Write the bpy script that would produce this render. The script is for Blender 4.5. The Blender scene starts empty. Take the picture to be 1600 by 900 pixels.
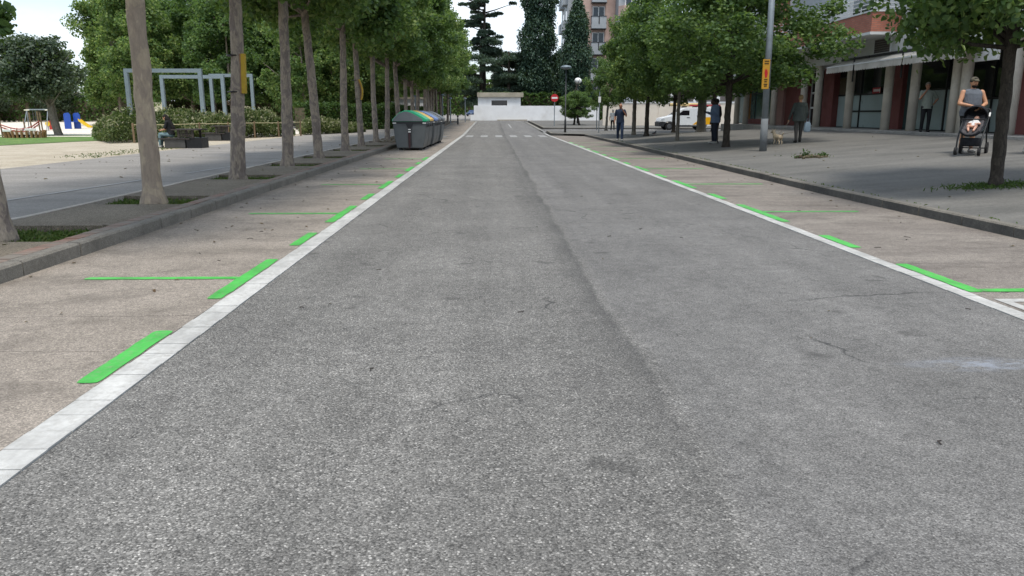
import bpy, math, random
import numpy as np
from mathutils import Vector, Matrix
R_ = math.radians
rng = np.random.default_rng(7)
random.seed(7)
SC = bpy.context.scene
COL = SC.collection

# ------------------------------------------------------------------ camera
FPX, CAM_H, VPX, VPY = 1200.0, 1.45, 770.0, 178.0      # focal length (px of 1600), eye height, road vanishing point
_d = np.array([(VPX-800)/FPX, -(VPY-450)/FPX, -1.0]); _d /= np.linalg.norm(_d)
YAW = math.asin(-_d[0]); PITCH = math.acos(-_d[2]/math.cos(YAW))
C_R = np.array([math.cos(YAW), -math.sin(YAW), 0.0])
C_F = np.array([math.sin(YAW)*math.cos(PITCH), math.cos(YAW)*math.cos(PITCH), -math.sin(PITCH)])
C_U = np.cross(C_R, C_F)
C_P = np.array([0, 0, CAM_H])
cam = bpy.data.cameras.new('camera'); cam_o = bpy.data.objects.new('camera', cam); COL.objects.link(cam_o)
cam.sensor_width = 36.0; cam.lens = 36.0*FPX/1600.0; cam.clip_start = 0.05; cam.clip_end = 3000
cam_o.matrix_world = Matrix(((C_R[0], C_U[0], -C_F[0], 0), (C_R[1], C_U[1], -C_F[1], 0), (C_R[2], C_U[2], -C_F[2], CAM_H), (0, 0, 0, 1)))
SC.camera = cam_o

# ------------------------------------------------------------------ world, sun, exposure
SUN_EL, SUN_AZ = R_(70), R_(172)          # azimuth clockwise from +Y (down the road)
W = bpy.data.worlds.new('World'); SC.world = W; W.use_nodes = True
wn = W.node_tree; wn.nodes.clear()
def N(nt, typ, ins=None, **props):
    n = nt.nodes.new(typ)
    for k, v in props.items(): setattr(n, k, v)
    for k, v in (ins or {}).items():
        s = n.inputs[k]
        if isinstance(v, bpy.types.NodeSocket): nt.links.new(v, s)
        else: s.default_value = v
    return n
def ramp(nt, fac, stops, interp='LINEAR'):
    r = N(nt, 'ShaderNodeValToRGB', {'Fac': fac}); cr = r.color_ramp; cr.interpolation = interp
    while len(cr.elements) < len(stops): cr.elements.new(0.5)
    for e, (p, c) in zip(cr.elements, stops):
        e.position = p; e.color = (c, c, c, 1) if isinstance(c, (int, float)) else (*c, 1)
    return r.outputs['Color']
def MATH(nt, op, a, b=0.0, c=None, clamp=False):
    n = N(nt, 'ShaderNodeMath', operation=op, use_clamp=clamp)
    for i, v in enumerate((a, b) if c is None else (a, b, c)):
        if isinstance(v, bpy.types.NodeSocket): nt.links.new(v, n.inputs[i])
        else: n.inputs[i].default_value = v
    return n.outputs[0]
def MIX(nt, fac, a, b, mode='MIX'):
    n = N(nt, 'ShaderNodeMix', data_type='RGBA', blend_type=mode)
    for i, v in ((0, fac), (6, a), (7, b)):
        if isinstance(v, bpy.types.NodeSocket): nt.links.new(v, n.inputs[i])
        else: n.inputs[i].default_value = v if i == 0 else ((*v, 1) if len(v) == 3 else v)
    return n.outputs[2]
sky = N(wn, 'ShaderNodeTexSky', sky_type='NISHITA', sun_disc=False, sun_elevation=SUN_EL, sun_rotation=SUN_AZ,
        altitude=50, air_density=1.0, dust_density=2.0, ozone_density=1.0)
tc = N(wn, 'ShaderNodeTexCoord')
mp = N(wn, 'ShaderNodeMapping', {'Vector': tc.outputs['Generated'], 'Scale': (1.6, 1.6, 4.0), 'Location': (3.1, 0.4, 0.2)})
cl = N(wn, 'ShaderNodeTexNoise', {'Vector': mp.outputs[0], 'Scale': 1.7, 'Detail': 7.0, 'Roughness': 0.55, 'Distortion': 0.3})
cfac = ramp(wn, cl.outputs['Fac'], [(0.40, 0.3), (0.62, 0.97)])
shade = ramp(wn, N(wn, 'ShaderNodeTexNoise', {'Vector': mp.outputs[0], 'Scale': 3.3, 'Detail': 5.0}).outputs['Fac'], [(0.3, (3.2, 3.9, 4.7)), (0.7, (5.5, 5.75, 6.0))])
skyc = MIX(wn, cfac, sky.outputs[0], shade)
bg = N(wn, 'ShaderNodeBackground', {'Color': skyc, 'Strength': 0.125})
N(wn, 'ShaderNodeOutputWorld', {'Surface': bg.outputs[0]})
sun = bpy.data.lights.new('sun', 'SUN'); sun.energy = 1.5; sun.angle = R_(14); sun.color = (1.0, 0.95, 0.88)
sun_o = bpy.data.objects.new('sun', sun); COL.objects.link(sun_o)
_sd = Vector((math.sin(SUN_AZ)*math.cos(SUN_EL), math.cos(SUN_AZ)*math.cos(SUN_EL), math.sin(SUN_EL)))
sun_o.rotation_euler = (-_sd).to_track_quat('-Z', 'Y').to_euler(); sun_o.location = (0, 0, 60)
SC.view_settings.view_transform = 'Standard'; SC.view_settings.look = 'None'; SC.view_settings.gamma = 1.0
SC.view_settings.exposure = 1.0
try: SC.view_settings.use_curve_mapping = False
except Exception: pass
SC.render.engine = 'CYCLES'; SC.cycles.max_bounces = 6; SC.cycles.transparent_max_bounces = 6
SC.cycles.caustics_reflective = False; SC.cycles.caustics_refractive = False

# ------------------------------------------------------------------ heights of the ground
def rise(Y):
    Y = np.asarray(Y, float)
    return 0.012*np.clip(Y-55, 0, 50) + 0.004*np.clip(Y-105, 0, 400)
def kx(Y): return 6.1 + 0.03*np.clip(14-np.asarray(Y, float), 0, 20)
def smooth(t): t = np.clip(t, 0, 1); return t*t*(3-2*t)
def plaza(X, Y):
    s = 0.07*(1-smooth((np.asarray(Y, float)-38)/20))
    return 0.14 + rise(Y) + s*np.clip(np.asarray(X, float)-kx(Y)-0.1, 0, 8.4)
def left(X, Y): return 0.14 + rise(Y)
def road(X, Y): return rise(Y)
def ray(x, y): return C_R*(x-800)/FPX - C_U*(y-450)/FPX + C_F
def gp(x, y, f):                     # where the sight line of a pixel meets the surface f
    v = ray(x, y); z = 0.0
    for _ in range(40):
        t = (z-CAM_H)/v[2]; p = C_P+v*t
        z = 0.5*z + 0.5*float(f(p[0], p[1]))
    return np.array([p[0], p[1], float(f(p[0], p[1]))])
def atY(x, y, Y): v = ray(x, y); return C_P+v*(Y/v[1])
def atX(x, y, X): v = ray(x, y); return C_P+v*(X/v[0])

# ------------------------------------------------------------------ mesh helpers
def srgb(h):
    if isinstance(h, str):
        h = h.lstrip('#'); c = [int(h[i:i+2], 16)/255 for i in (0, 2, 4)]
        return tuple(x/12.92 if x <= .04045 else ((x+.055)/1.055)**2.4 for x in c)
    return h
class MB:
    def __init__(s): s.v = []; s.f = []; s.m = []
    def add(s, vs, fs, m=0):
        o = len(s.v); s.v += [tuple(map(float, p)) for p in vs]; s.f += [tuple(i+o for i in f) for f in fs]; s.m += [m]*len(fs); return s
    def box(s, c, d, rz=0, m=0, M=None):
        x, y, z = d[0]/2, d[1]/2, d[2]/2; cs, sn = math.cos(rz), math.sin(rz)
        P = [(-x,-y,-z),(x,-y,-z),(x,y,-z),(-x,y,-z),(-x,-y,z),(x,-y,z),(x,y,z),(-x,y,z)]
        if M is not None: P = [tuple(M @ Vector(p)) for p in P]
        else: P = [(p[0]*cs-p[1]*sn, p[0]*sn+p[1]*cs, p[2]) for p in P]
        P = [(p[0]+c[0], p[1]+c[1], p[2]+c[2]) for p in P]
        return s.add(P, [(0,3,2,1),(4,5,6,7),(0,1,5,4),(1,2,6,5),(2,3,7,6),(3,0,4,7)], m)
    def bb(s, x0, x1, y0, y1, z0, z1, m=0): return s.box(((x0+x1)/2,(y0+y1)/2,(z0+z1)/2), (x1-x0,y1-y0,z1-z0), m=m)
    def tube(s, pts, rad, n=8, m=0, cap=True, ell=None):
        pts = [np.array(p, float) for p in pts]; rad = [rad]*len(pts) if isinstance(rad, (int, float)) else rad
        vs = []; prev = None
        for i, p in enumerate(pts):
            t = pts[min(i+1, len(pts)-1)]-pts[max(i-1, 0)]; t = t/(np.linalg.norm(t)+1e-9)
            if prev is None:
                a = np.array([1., 0, 0]) if abs(t[0]) < .9 else np.array([0, 1., 0])
            else: a = prev
            a = a-t*(a@t); a /= np.linalg.norm(a); prev = a; b = np.cross(t, a)
            for k in range(n):
                q = 2*math.pi*k/n; r = rad[i]
                ra, rb = (r, r) if not isinstance(r, tuple) else r
                vs.append(p+a*ra*math.cos(q)+b*rb*math.sin(q))
        fs = [(i*n+k, i*n+(k+1)%n, (i+1)*n+(k+1)%n, (i+1)*n+k) for i in range(len(pts)-1) for k in range(n)]
        if cap: fs += [tuple(range(n))[::-1], tuple((len(pts)-1)*n+k for k in range(n))]
        return s.add(vs, fs, m)
    def lathe(s, prof, c=(0,0,0), n=16, m=0, sx=1, sy=1):
        vs = [(c[0]+r*sx*math.cos(2*math.pi*k/n), c[1]+r*sy*math.sin(2*math.pi*k/n), c[2]+z) for r, z in prof for k in range(n)]
        fs = [(i*n+k, i*n+(k+1)%n, (i+1)*n+(k+1)%n, (i+1)*n+k) for i in range(len(prof)-1) for k in range(n)]
        fs += [tuple(range(n))[::-1], tuple((len(prof)-1)*n+k for k in range(n))]
        return s.add(vs, fs, m)
    def ball(s, c, r, n=10, m=0, M=None):
        r = (r, r, r) if isinstance(r, (int, float)) else r; vs = []; k2 = n//2
        for i in range(1, k2):
            th = math.pi*i/k2
            for k in range(n):
                q = 2*math.pi*k/n; p = Vector((r[0]*math.sin(th)*math.cos(q), r[1]*math.sin(th)*math.sin(q), r[2]*math.cos(th)))
                vs.append((M @ p if M is not None else p)+Vector(c))
        for z in (1, -1):
            p = Vector((0, 0, r[2]*z)); vs.append((M @ p if M is not None else p)+Vector(c))
        fs = [(i*n+k, (i+1)*n+k, (i+1)*n+(k+1)%n, i*n+(k+1)%n) for i in range(k2-2) for k in range(n)]
        a, b = (k2-1)*n, (k2-1)*n+1
        fs += [(a, k, (k+1)%n) for k in range(n)] + [(b, (k2-2)*n+(k+1)%n, (k2-2)*n+k) for k in range(n)]
        return s.add(vs, fs, m)
    def cap(s, a, b, ra, rb, n=10, m=0):      # tapered capsule
        a = np.array(a, float); b = np.array(b, float); t = b-a; L = np.linalg.norm(t)+1e-9; t = t/L
        pts = [a-t*ra*.95, a-t*ra*.6, a, a+(b-a)*.5, b, b+t*rb*.6, b+t*rb*.95]
        return s.tube(pts, [ra*.25, ra*.8, ra, (ra+rb)/2, rb, rb*.8, rb*.25], n, m)
    def loft(s, rings, n=14, m=0):            # rings: (cx, cy, z, rx, ry)
        vs = [(c[0]+c[3]*math.cos(2*math.pi*k/n), c[1]+c[4]*math.sin(2*math.pi*k/n), c[2]) for c in rings for k in range(n)]
        fs = [(i*n+k, i*n+(k+1)%n, (i+1)*n+(k+1)%n, (i+1)*n+k) for i in range(len(rings)-1) for k in range(n)]
        fs += [tuple(range(n))[::-1], tuple((len(rings)-1)*n+k for k in range(n))]
        return s.add(vs, fs, m)
    def prism(s, poly, a0, a1, axis='y', m=0):  # poly in the two other axes, extruded along axis
        n = len(poly)
        def P(p, a): return {'x': (a, p[0], p[1]), 'y': (p[0], a, p[1]), 'z': (p[0], p[1], a)}[axis]
        vs = [P(p, a0) for p in poly]+[P(p, a1) for p in poly]
        fs = [(k, (k+1)%n, n+(k+1)%n, n+k) for k in range(n)]+[tuple(range(n))[::-1], tuple(range(n, 2*n))]
        return s.add(vs, fs, m)
    def mesh(s, name, mats, smooth=False, fix=True):
        me = bpy.data.meshes.new(name); me.from_pydata(s.v, [], s.f)
        for k in (mats if isinstance(mats, (list, tuple)) else [mats]): me.materials.append(k)
        if any(s.m): me.polygons.foreach_set('material_index', s.m)
        if fix:
            import bmesh
            bm = bmesh.new(); bm.from_mesh(me); bmesh.ops.recalc_face_normals(bm, faces=bm.faces); bm.to_mesh(me); bm.free()
        if smooth: me.polygons.foreach_set('use_smooth', [True]*len(me.polygons))
        me.update(); return me
    def build(s, name, mats, parent=None, smooth=False, bevel=0, fix=True, loc=None):
        o = bpy.data.objects.new(name, s.mesh(name, mats, smooth, fix)); COL.objects.link(o)
        if parent is not None: o.parent = parent
        if loc is not None: o.location = loc
        if bevel:
            b = o.modifiers.new('bevel', 'BEVEL'); b.width = bevel; b.segments = 2; b.limit_method = 'ANGLE'; b.angle_limit = R_(40)
        if smooth == 'auto' or (smooth and bevel):
            pass
        return o
def tag(o, label=None, cat=None, group=None, kind=None):
    if label: o['label'] = label
    if cat: o['category'] = cat
    if group: o['group'] = group
    if kind: o['kind'] = kind
    return o
def thing(name, label, cat, loc=(0,0,0), rz=0, group=None, sc=1):
    o = bpy.data.objects.new(name, None); COL.objects.link(o); o.empty_display_size = .2
    o.location = tuple(map(float, loc)); o.rotation_euler = (0, 0, rz); o.scale = (sc, sc, sc)
    return tag(o, label, cat, group)
def piece(mesh, name, parent, loc=(0,0,0), rz=0, sc=None):
    o = bpy.data.objects.new(name, mesh); COL.objects.link(o); o.location = tuple(map(float, loc)); o.rotation_euler = (0, 0, rz)
    if sc is not None: o.scale = sc
    if parent is not None: o.parent = parent
    return o
def dup(root, loc, rz, label=None, sc=None):
    r = root.copy(); COL.objects.link(r); r.location = tuple(map(float, loc)); r.rotation_euler = (0, 0, rz)
    if label: r['label'] = label
    if sc is not None: r.scale = (sc, sc, sc) if isinstance(sc, (int, float)) else sc
    for ch in list(root.children):
        c = ch.copy(); COL.objects.link(c); c.parent = r
        for g in list(ch.children):
            d = g.copy(); COL.objects.link(d); d.parent = c
    return r
def bulk(name, V, Fq, mats, parent=None, smooth=False, nv=4):   # large meshes straight from numpy arrays (faces of nv corners)
    me = bpy.data.meshes.new(name); V = np.ascontiguousarray(V, np.float32); Fq = np.ascontiguousarray(Fq, np.int32)
    me.vertices.add(len(V)); me.vertices.foreach_set('co', V.ravel())
    me.loops.add(Fq.size); me.loops.foreach_set('vertex_index', Fq.ravel())
    me.polygons.add(len(Fq)); me.polygons.foreach_set('loop_start', np.arange(0, Fq.size, nv, dtype=np.int32)); me.polygons.foreach_set('loop_total', np.full(len(Fq), nv, np.int32))
    if smooth: me.polygons.foreach_set('use_smooth', np.ones(len(Fq), bool))
    me.update(calc_edges=True); me.validate()
    for k in (mats if isinstance(mats, (list, tuple)) else [mats]): me.materials.append(k)
    return me
def sheet(name, xs, ys, f, mat, label_kind='structure', parent=None):
    xs = np.asarray(xs, float); ys = np.asarray(ys, float)
    V = np.array([(x, y, float(f(x, y))) for y in ys for x in xs]); n = len(xs)
    Fq = np.array([(j*n+i, j*n+i+1, (j+1)*n+i+1, (j+1)*n+i) for j in range(len(ys)-1) for i in range(n-1)])
    o = piece(bulk(name, V, Fq, mat), name, parent)
    if parent is None: o['kind'] = label_kind
    return o

# ------------------------------------------------------------------ materials
M = {}
def new_mat(name):
    m = bpy.data.materials.new(name); m.use_nodes = True; nt = m.node_tree; nt.nodes.clear()
    out = N(nt, 'ShaderNodeOutputMaterial'); b = N(nt, 'ShaderNodeBsdfPrincipled'); nt.links.new(b.outputs[0], out.inputs[0]); M[name] = m
    return m, nt, b
def setc(nt, b, k, v):
    if isinstance(v, bpy.types.NodeSocket): nt.links.new(v, b.inputs[k])
    else: b.inputs[k].default_value = (*v, 1) if isinstance(v, tuple) and len(v) == 3 else v
def pos(nt, scale=(1,1,1), obj=False):
    s = N(nt, 'ShaderNodeTexCoord').outputs['Object'] if obj else N(nt, 'ShaderNodeNewGeometry').outputs['Position']
    return N(nt, 'ShaderNodeMapping', {'Vector': s, 'Scale': scale}).outputs[0]
def noise(nt, vec, sc, det=4.0, rough=.55, dist=0.0): return N(nt, 'ShaderNodeTexNoise', {'Vector': vec, 'Scale': sc, 'Detail': det, 'Roughness': rough, 'Distortion': dist}).outputs['Fac']
def bump(nt, b, h, strength, dist=.01):
    n = N(nt, 'ShaderNodeBump', {'Height': h, 'Strength': strength, 'Distance': dist}); nt.links.new(n.outputs[0], b.inputs['Normal'])
def plain(name, col, rough=.6, var=.12, sc=6.0, metal=0.0, bmp=0.0, dirt=None, spec=.4):
    m, nt, b = new_mat(name); c = srgb(col); v = pos(nt, obj=True)
    f = noise(nt, v, sc, 5.0, .6)
    lo = tuple(x*(1-var*1.6) for x in c); hi = tuple(min(1, x*(1+var)) for x in c)
    cc = ramp(nt, f, [(.3, lo), (.7, hi)])
    if dirt is not None:
        cc = MIX(nt, ramp(nt, noise(nt, v, sc*.35, 6.0, .7), [(.48, 0.0), (.75, dirt[1])]), cc, srgb(dirt[0]))
    setc(nt, b, 'Base Color', cc); b.inputs['Metallic'].default_value = metal; b.inputs['Specular IOR Level'].default_value = spec
    setc(nt, b, 'Roughness', ramp(nt, noise(nt, v, sc*2.3), [(.3, max(0, rough-.1)), (.7, min(1, rough+.1))]))
    if bmp: bump(nt, b, noise(nt, v, sc*8, 4.0), bmp, .01)
    return m
def leafmat(name, c1, c2, c3, trans=.35):
    m = bpy.data.materials.new(name); m.use_nodes = True; nt = m.node_tree; nt.nodes.clear(); M[name] = m
    g = N(nt, 'ShaderNodeNewGeometry'); oi = N(nt, 'ShaderNodeObjectInfo')
    r = g.outputs['Random Per Island']
    big = noise(nt, pos(nt), .55, 3.0)
    f = MATH(nt, 'ADD', MATH(nt, 'MULTIPLY', r, .55), MATH(nt, 'MULTIPLY', big, .5))
    f = MATH(nt, 'ADD', f, MATH(nt, 'MULTIPLY', MATH(nt, 'SUBTRACT', oi.outputs['Random'], .35), .3))
    col = ramp(nt, f, [(.25, c1), (.6, c2), (.92, c3)])
    p = N(nt, 'ShaderNodeBsdfPrincipled', {'Base Color': col, 'Roughness': .52, 'Specular IOR Level': .32})
    t = N(nt, 'ShaderNodeBsdfTranslucent', {'Color': MIX(nt, .5, col, (.25, .4, .05), 'MIX')})
    ms = N(nt, 'ShaderNodeMixShader', {0: trans, 1: p.outputs[0], 2: t.outputs[0]})
    N(nt, 'ShaderNodeOutputMaterial', {'Surface': ms.outputs[0]}); return m

def asphalt():
    m, nt, b = new_mat('asphalt'); P = pos(nt)
    sx = N(nt, 'ShaderNodeSeparateXYZ', {'Vector': P}); X, Y = sx.outputs['X'], sx.outputs['Y']
    def vor(s, r=1.0): return N(nt, 'ShaderNodeTexVoronoi', {'Vector': P, 'Scale': s, 'Randomness': r}, voronoi_dimensions='2D', feature='F1')
    wob = MATH(nt, 'MULTIPLY', MATH(nt, 'SUBTRACT', noise(nt, pos(nt, (1, .3, 1)), 1.3, 7.0, .7), .5), .42)
    side = ramp(nt, MATH(nt, 'ADD', MATH(nt, 'SUBTRACT', X, .86), wob), [(.0, 0.0), (.12, 1.0)])   # newer finer lane on the right
    a = vor(135); c = vor(72); d = vor(190)
    sepa = N(nt, 'ShaderNodeSeparateColor', {'Color': a.outputs['Color']}); sepc = N(nt, 'ShaderNodeSeparateColor', {'Color': c.outputs['Color']}); sepd = N(nt, 'ShaderNodeSeparateColor', {'Color': d.outputs['Color']})
    fine = ramp(nt, sepd.outputs[0], [(0, .07), (.3, .15), (.7, .225), (.93, .31), (1, .43)])
    coarse = ramp(nt, sepa.outputs[0], [(0, .065), (.18, .135), (.55, .20), (.86, .275), (1, .43)])
    gap = ramp(nt, a.outputs['Distance'], [(.42, 1.0), (.7, .6)])
    coarse = MIX(nt, 1.0, coarse, gap, 'MULTIPLY')
    gapf = ramp(nt, d.outputs['Distance'], [(.38, 1.0), (.66, .5)])
    fine = MIX(nt, 1.0, fine, gapf, 'MULTIPLY')
    big = ramp(nt, sepc.outputs[1], [(.88, 0.0), (.89, 1.0)])
    bigm = MATH(nt, 'MULTIPLY', big, ramp(nt, c.outputs['Distance'], [(.28, 1.0), (.36, 0.0)]))
    bigc = ramp(nt, sepc.outputs[2], [(0, .22), (1, .55)])
    sf = MATH(nt, 'ADD', MATH(nt, 'MULTIPLY', side, .38), ramp(nt, noise(nt, P, .7, 3.0), [(.35, .05), (.7, .25)]), clamp=True)
    col = MIX(nt, sf, coarse, fine)
    col = MIX(nt, MATH(nt, 'MULTIPLY', bigm, MATH(nt, 'SUBTRACT', 1.0, MATH(nt, 'MULTIPLY', side, .8))), col, bigc)
    tint = MIX(nt, side, (.89, .855, .785), (.905, .875, .82))
    col = MIX(nt, 1.0, col, tint, 'MULTIPLY')
    # worn and dirty zones: wheel tracks along the lane, blotches
    tr = ramp(nt, noise(nt, pos(nt, (1.3, .06, 1)), 1.5, 4.0), [(.32, .86), (.7, 1.12)])
    bl = ramp(nt, noise(nt, P, .9, 6.0, .65), [(.3, .82), (.7, 1.16)])
    mid = ramp(nt, noise(nt, P, 9.0, 4.0, .6), [(.3, .84), (.7, 1.14)])
    for k in (tr, bl, mid): col = MIX(nt, 1.0, col, k, 'MULTIPLY')
    # dark ragged band of old bitumen along the lane joint
    dx = MATH(nt, 'ADD', MATH(nt, 'SUBTRACT', X, .86), wob)
    band = MATH(nt, 'MULTIPLY', ramp(nt, MATH(nt, 'ADD', dx, .6), [(0.12, 0.0), (.46, .55), (.58, 1.0), (.635, 0.0)]), ramp(nt, noise(nt, pos(nt, (1, .3, 1)), 2.2, 5.0, .7), [(.3, .25), (.62, 1.0)]))
    col = MIX(nt, MATH(nt, 'MULTIPLY', MATH(nt, 'MULTIPLY', band, ramp(nt, MATH(nt, 'MULTIPLY', Y, .1), [(.22, .45), (.5, 1.0)])), .72), col, (.05, .049, .047))
    # fine cracks
    wv = N(nt, 'ShaderNodeVectorMath', {0: P, 1: N(nt, 'ShaderNodeVectorMath', {0: N(nt, 'ShaderNodeTexNoise', {'Vector': P, 'Scale': 2.2, 'Detail': 5.0}).outputs['Color'], 'Scale': .5}, operation='SCALE').outputs[0]}, operation='ADD').outputs[0]
    ck = N(nt, 'ShaderNodeTexVoronoi', {'Vector': wv, 'Scale': .45}, voronoi_dimensions='2D', feature='DISTANCE_TO_EDGE').outputs['Distance']
    ckm = MATH(nt, 'MULTIPLY', ramp(nt, ck, [(.002, 1.0), (.006, 0.0)]), ramp(nt, noise(nt, P, .5, 3.0), [(.52, 0.0), (.6, .8)]))
    col = MIX(nt, ckm, col, (.02, .02, .02))
    # pale smear of old paint on the right lane
    px = MATH(nt, 'MULTIPLY', MATH(nt, 'SUBTRACT', X, 3.0), 1.1); py = MATH(nt, 'MULTIPLY', MATH(nt, 'SUBTRACT', Y, 4.28), 4.5)
    rr = MATH(nt, 'SQRT', MATH(nt, 'ADD', MATH(nt, 'MULTIPLY', px, px), MATH(nt, 'MULTIPLY', py, py)))
    sm = MATH(nt, 'MULTIPLY', ramp(nt, rr, [(.15, 1.0), (.75, 0.0)]), ramp(nt, noise(nt, pos(nt, (1, 2.2, 1)), 5.0, 5.0, .7), [(.42, 0.0), (.58, .8)]))
    col = MIX(nt, MATH(nt, 'MULTIPLY', sm, .75), col, (.30, .33, .38))
    # oil drips and dark stains, pale bruised stones
    od = N(nt, 'ShaderNodeTexVoronoi', {'Vector': wv, 'Scale': 1.3}, voronoi_dimensions='2D', feature='F1'); ods = N(nt, 'ShaderNodeSeparateColor', {'Color': od.outputs['Color']}).outputs[0]
    odm = MATH(nt, 'MULTIPLY', ramp(nt, od.outputs['Distance'], [(.03, 1.0), (.11, 0.0)]), ramp(nt, ods, [(.62, 0.0), (.7, .5)]))
    col = MIX(nt, odm, col, (.045, .043, .04))
    short = N(nt, 'ShaderNodeTexVoronoi', {'Vector': N(nt, 'ShaderNodeVectorMath', {0: wv, 1: (1.0, 2.6, 1.0)}, operation='MULTIPLY').outputs[0], 'Scale': 2.2}, voronoi_dimensions='2D', feature='DISTANCE_TO_EDGE').outputs['Distance']
    shm = MATH(nt, 'MULTIPLY', ramp(nt, short, [(.006, 1.0), (.016, 0.0)]), ramp(nt, noise(nt, P, 2.6, 4.0), [(.58, 0.0), (.66, .75)]))
    col = MIX(nt, shm, col, (.03, .029, .027))
    setc(nt, b, 'Base Color', col); b.inputs['Roughness'].default_value = .8; b.inputs['Specular IOR Level'].default_value = .3
    h = MATH(nt, 'ADD', MATH(nt, 'MULTIPLY', a.outputs['Distance'], -1.0), MATH(nt, 'MULTIPLY', sepa.outputs[1], .5))
    bump(nt, b, h, .55, .006)
asphalt()
def concrete(name, c, tint2, speck=.3, joints=None, stain=.5, ax=(1,1,1)):
    m, nt, b = new_mat(name); P = pos(nt); c = srgb(c); t2 = srgb(tint2)
    base = MIX(nt, ramp(nt, noise(nt, pos(nt, ax), .8, 6.0, .62), [(.35, 0.0), (.68, 1.0)]), c, t2)
    v = N(nt, 'ShaderNodeTexVoronoi', {'Vector': P, 'Scale': 130.0}, voronoi_dimensions='3D', feature='F1')
    s = N(nt, 'ShaderNodeSeparateColor', {'Color': v.outputs['Color']}).outputs[0]
    base = MIX(nt, 1.0, base, ramp(nt, s, [(0, 1-speck*1.2), (.6, 1.0), (.9, 1+speck*.7), (1, 1+speck*1.6)]), 'MULTIPLY')
    base = MIX(nt, 1.0, base, ramp(nt, noise(nt, P, 14.0, 5.0, .65), [(.3, .84), (.7, 1.14)]), 'MULTIPLY')
    base = MIX(nt, MATH(nt, 'MULTIPLY', ramp(nt, noise(nt, pos(nt, ax), 1.7, 7.0, .72, .4), [(.50, 0.0), (.78, 1.0)]), stain), base, tuple(x*.42 for x in c))
    setc(nt, b, 'Base Color', base); b.inputs['Roughness'].default_value = .86; b.inputs['Specular IOR Level'].default_value = .25
    bump(nt, b, MATH(nt, 'ADD', s, noise(nt, P, 30.0, 4.0)), .25, .004); return m
concrete('bay_concrete', '#81796f', '#978e83', .34, stain=.8, ax=(1.0, 1.25, 1))
concrete('bay_concrete_dark', '#746d66', '#8b847b', .3, stain=.85, ax=(.8, 1.5, 1))
concrete('kerb_concrete', '#6f6b63', '#817c73', .22, stain=.6)
concrete('washed_slab', '#6f6658', '#7d7465', .5, stain=.4)
concrete('path_asphalt', '#837f79', '#95918b', .22, stain=.35, ax=(.5, 1.5, 1))
concrete('plaza_tile', '#605f5b', '#73716c', .14, stain=.3, ax=(.5, 1.6, 1))
concrete('kerb_face_dark', '#4d4c4a', '#66645f', .2, stain=.6)  # darker concrete for the road-side face of the right kerbs
concrete('edging', '#a49b90', '#b9b2a8', .15, stain=.3)
concrete('sand', '#a59a86', '#b8ae9b', .22, stain=.4)
concrete('pale_sand', '#d2c9ba', '#ded7ca', .1, stain=.15)
concrete('soil', '#4a4535', '#655c48', .5, stain=.5)
concrete('far_ground', '#7d7a70', '#8e8a7e', .2, stain=.3)
concrete('stoop_stone', '#8d8b86', '#a5a29c', .12, stain=.35)
def paint(name, c, under, wear):
    m, nt, b = new_mat(name); P = pos(nt); c = srgb(c)
    w = MATH(nt, 'MULTIPLY', ramp(nt, noise(nt, P, 26.0, 6.0, .75), [(.46, 0.0), (.64, 1.0)]), ramp(nt, noise(nt, P, 1.4, 3.0), [(.4, wear*.3), (.7, wear)]))
    col = MIX(nt, 1.0, (*c, 1), ramp(nt, noise(nt, P, 5.0, 6.0, .7), [(.3, .82), (.65, 1.05)]), 'MULTIPLY')
    col = MIX(nt, 1.0, col, ramp(nt, noise(nt, pos(nt, (1, .35, 1)), 3.2, 6.0, .7), [(.34, .68), (.6, 1.05)]), 'MULTIPLY')
    setc(nt, b, 'Base Color', MIX(nt, w, col, srgb(under))); b.inputs['Roughness'].default_value = .6
    bump(nt, b, noise(nt, P, 90.0, 3.0), .25, .003); return m
paint('white_paint', '#c0bfba', '#8c8880', .8); paint('faded_white', '#9a9995', '#85837e', 1.0)
paint('green_paint', '#45b647', '#7c8c6c', .95); paint('faded_green', '#79c97a', '#978e82', 1.0)
plain('dark_joint', '#2b2926', .95)
def brickmat():
    m, nt, b = new_mat('paver_red'); P = pos(nt); oi = N(nt, 'ShaderNodeObjectInfo').outputs['Random']
    c = ramp(nt, oi, [(0, srgb('#7f5a49')), (.5, srgb('#8a6757')), (1, srgb('#7d7066'))])
    c = MIX(nt, 1.0, c, ramp(nt, noise(nt, P, 20.0, 5.0, .7), [(.3, .7), (.7, 1.2)]), 'MULTIPLY')
    setc(nt, b, 'Base Color', MIX(nt, ramp(nt, noise(nt, P, 2.0, 5.0, .7), [(.36, 0.15), (.6, .95)]), c, srgb('#736d63'))); b.inputs['Roughness'].default_value = .85
    bump(nt, b, noise(nt, P, 60.0), .3, .004)
brickmat()
def facade_brick(name, c1, c2, mortar, scale, bmp=.3):
    m, nt, b = new_mat(name); o = N(nt, 'ShaderNodeTexCoord').outputs['Object']
    s = N(nt, 'ShaderNodeSeparateXYZ', {'Vector': o}); u = MATH(nt, 'ADD', s.outputs['X'], s.outputs['Y'])
    v = N(nt, 'ShaderNodeCombineXYZ', {'X': u, 'Y': s.outputs['Z']}).outputs[0]
    br = N(nt, 'ShaderNodeTexBrick', {'Vector': v, 'Color1': (*srgb(c1), 1), 'Color2': (*srgb(c2), 1), 'Mortar': (*srgb(mortar), 1), 'Scale': scale, 'Mortar Size': .012, 'Brick Width': .26, 'Row Height': .07, 'Bias': 0.0})
    setc(nt, b, 'Base Color', MIX(nt, 1.0, br.outputs['Color'], ramp(nt, noise(nt, o, 1.2, 6.0, .7), [(.3, .82), (.7, 1.1)]), 'MULTIPLY')); b.inputs['Roughness'].default_value = .85
    bump(nt, b, br.outputs['Fac'], -bmp, .01)
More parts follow.
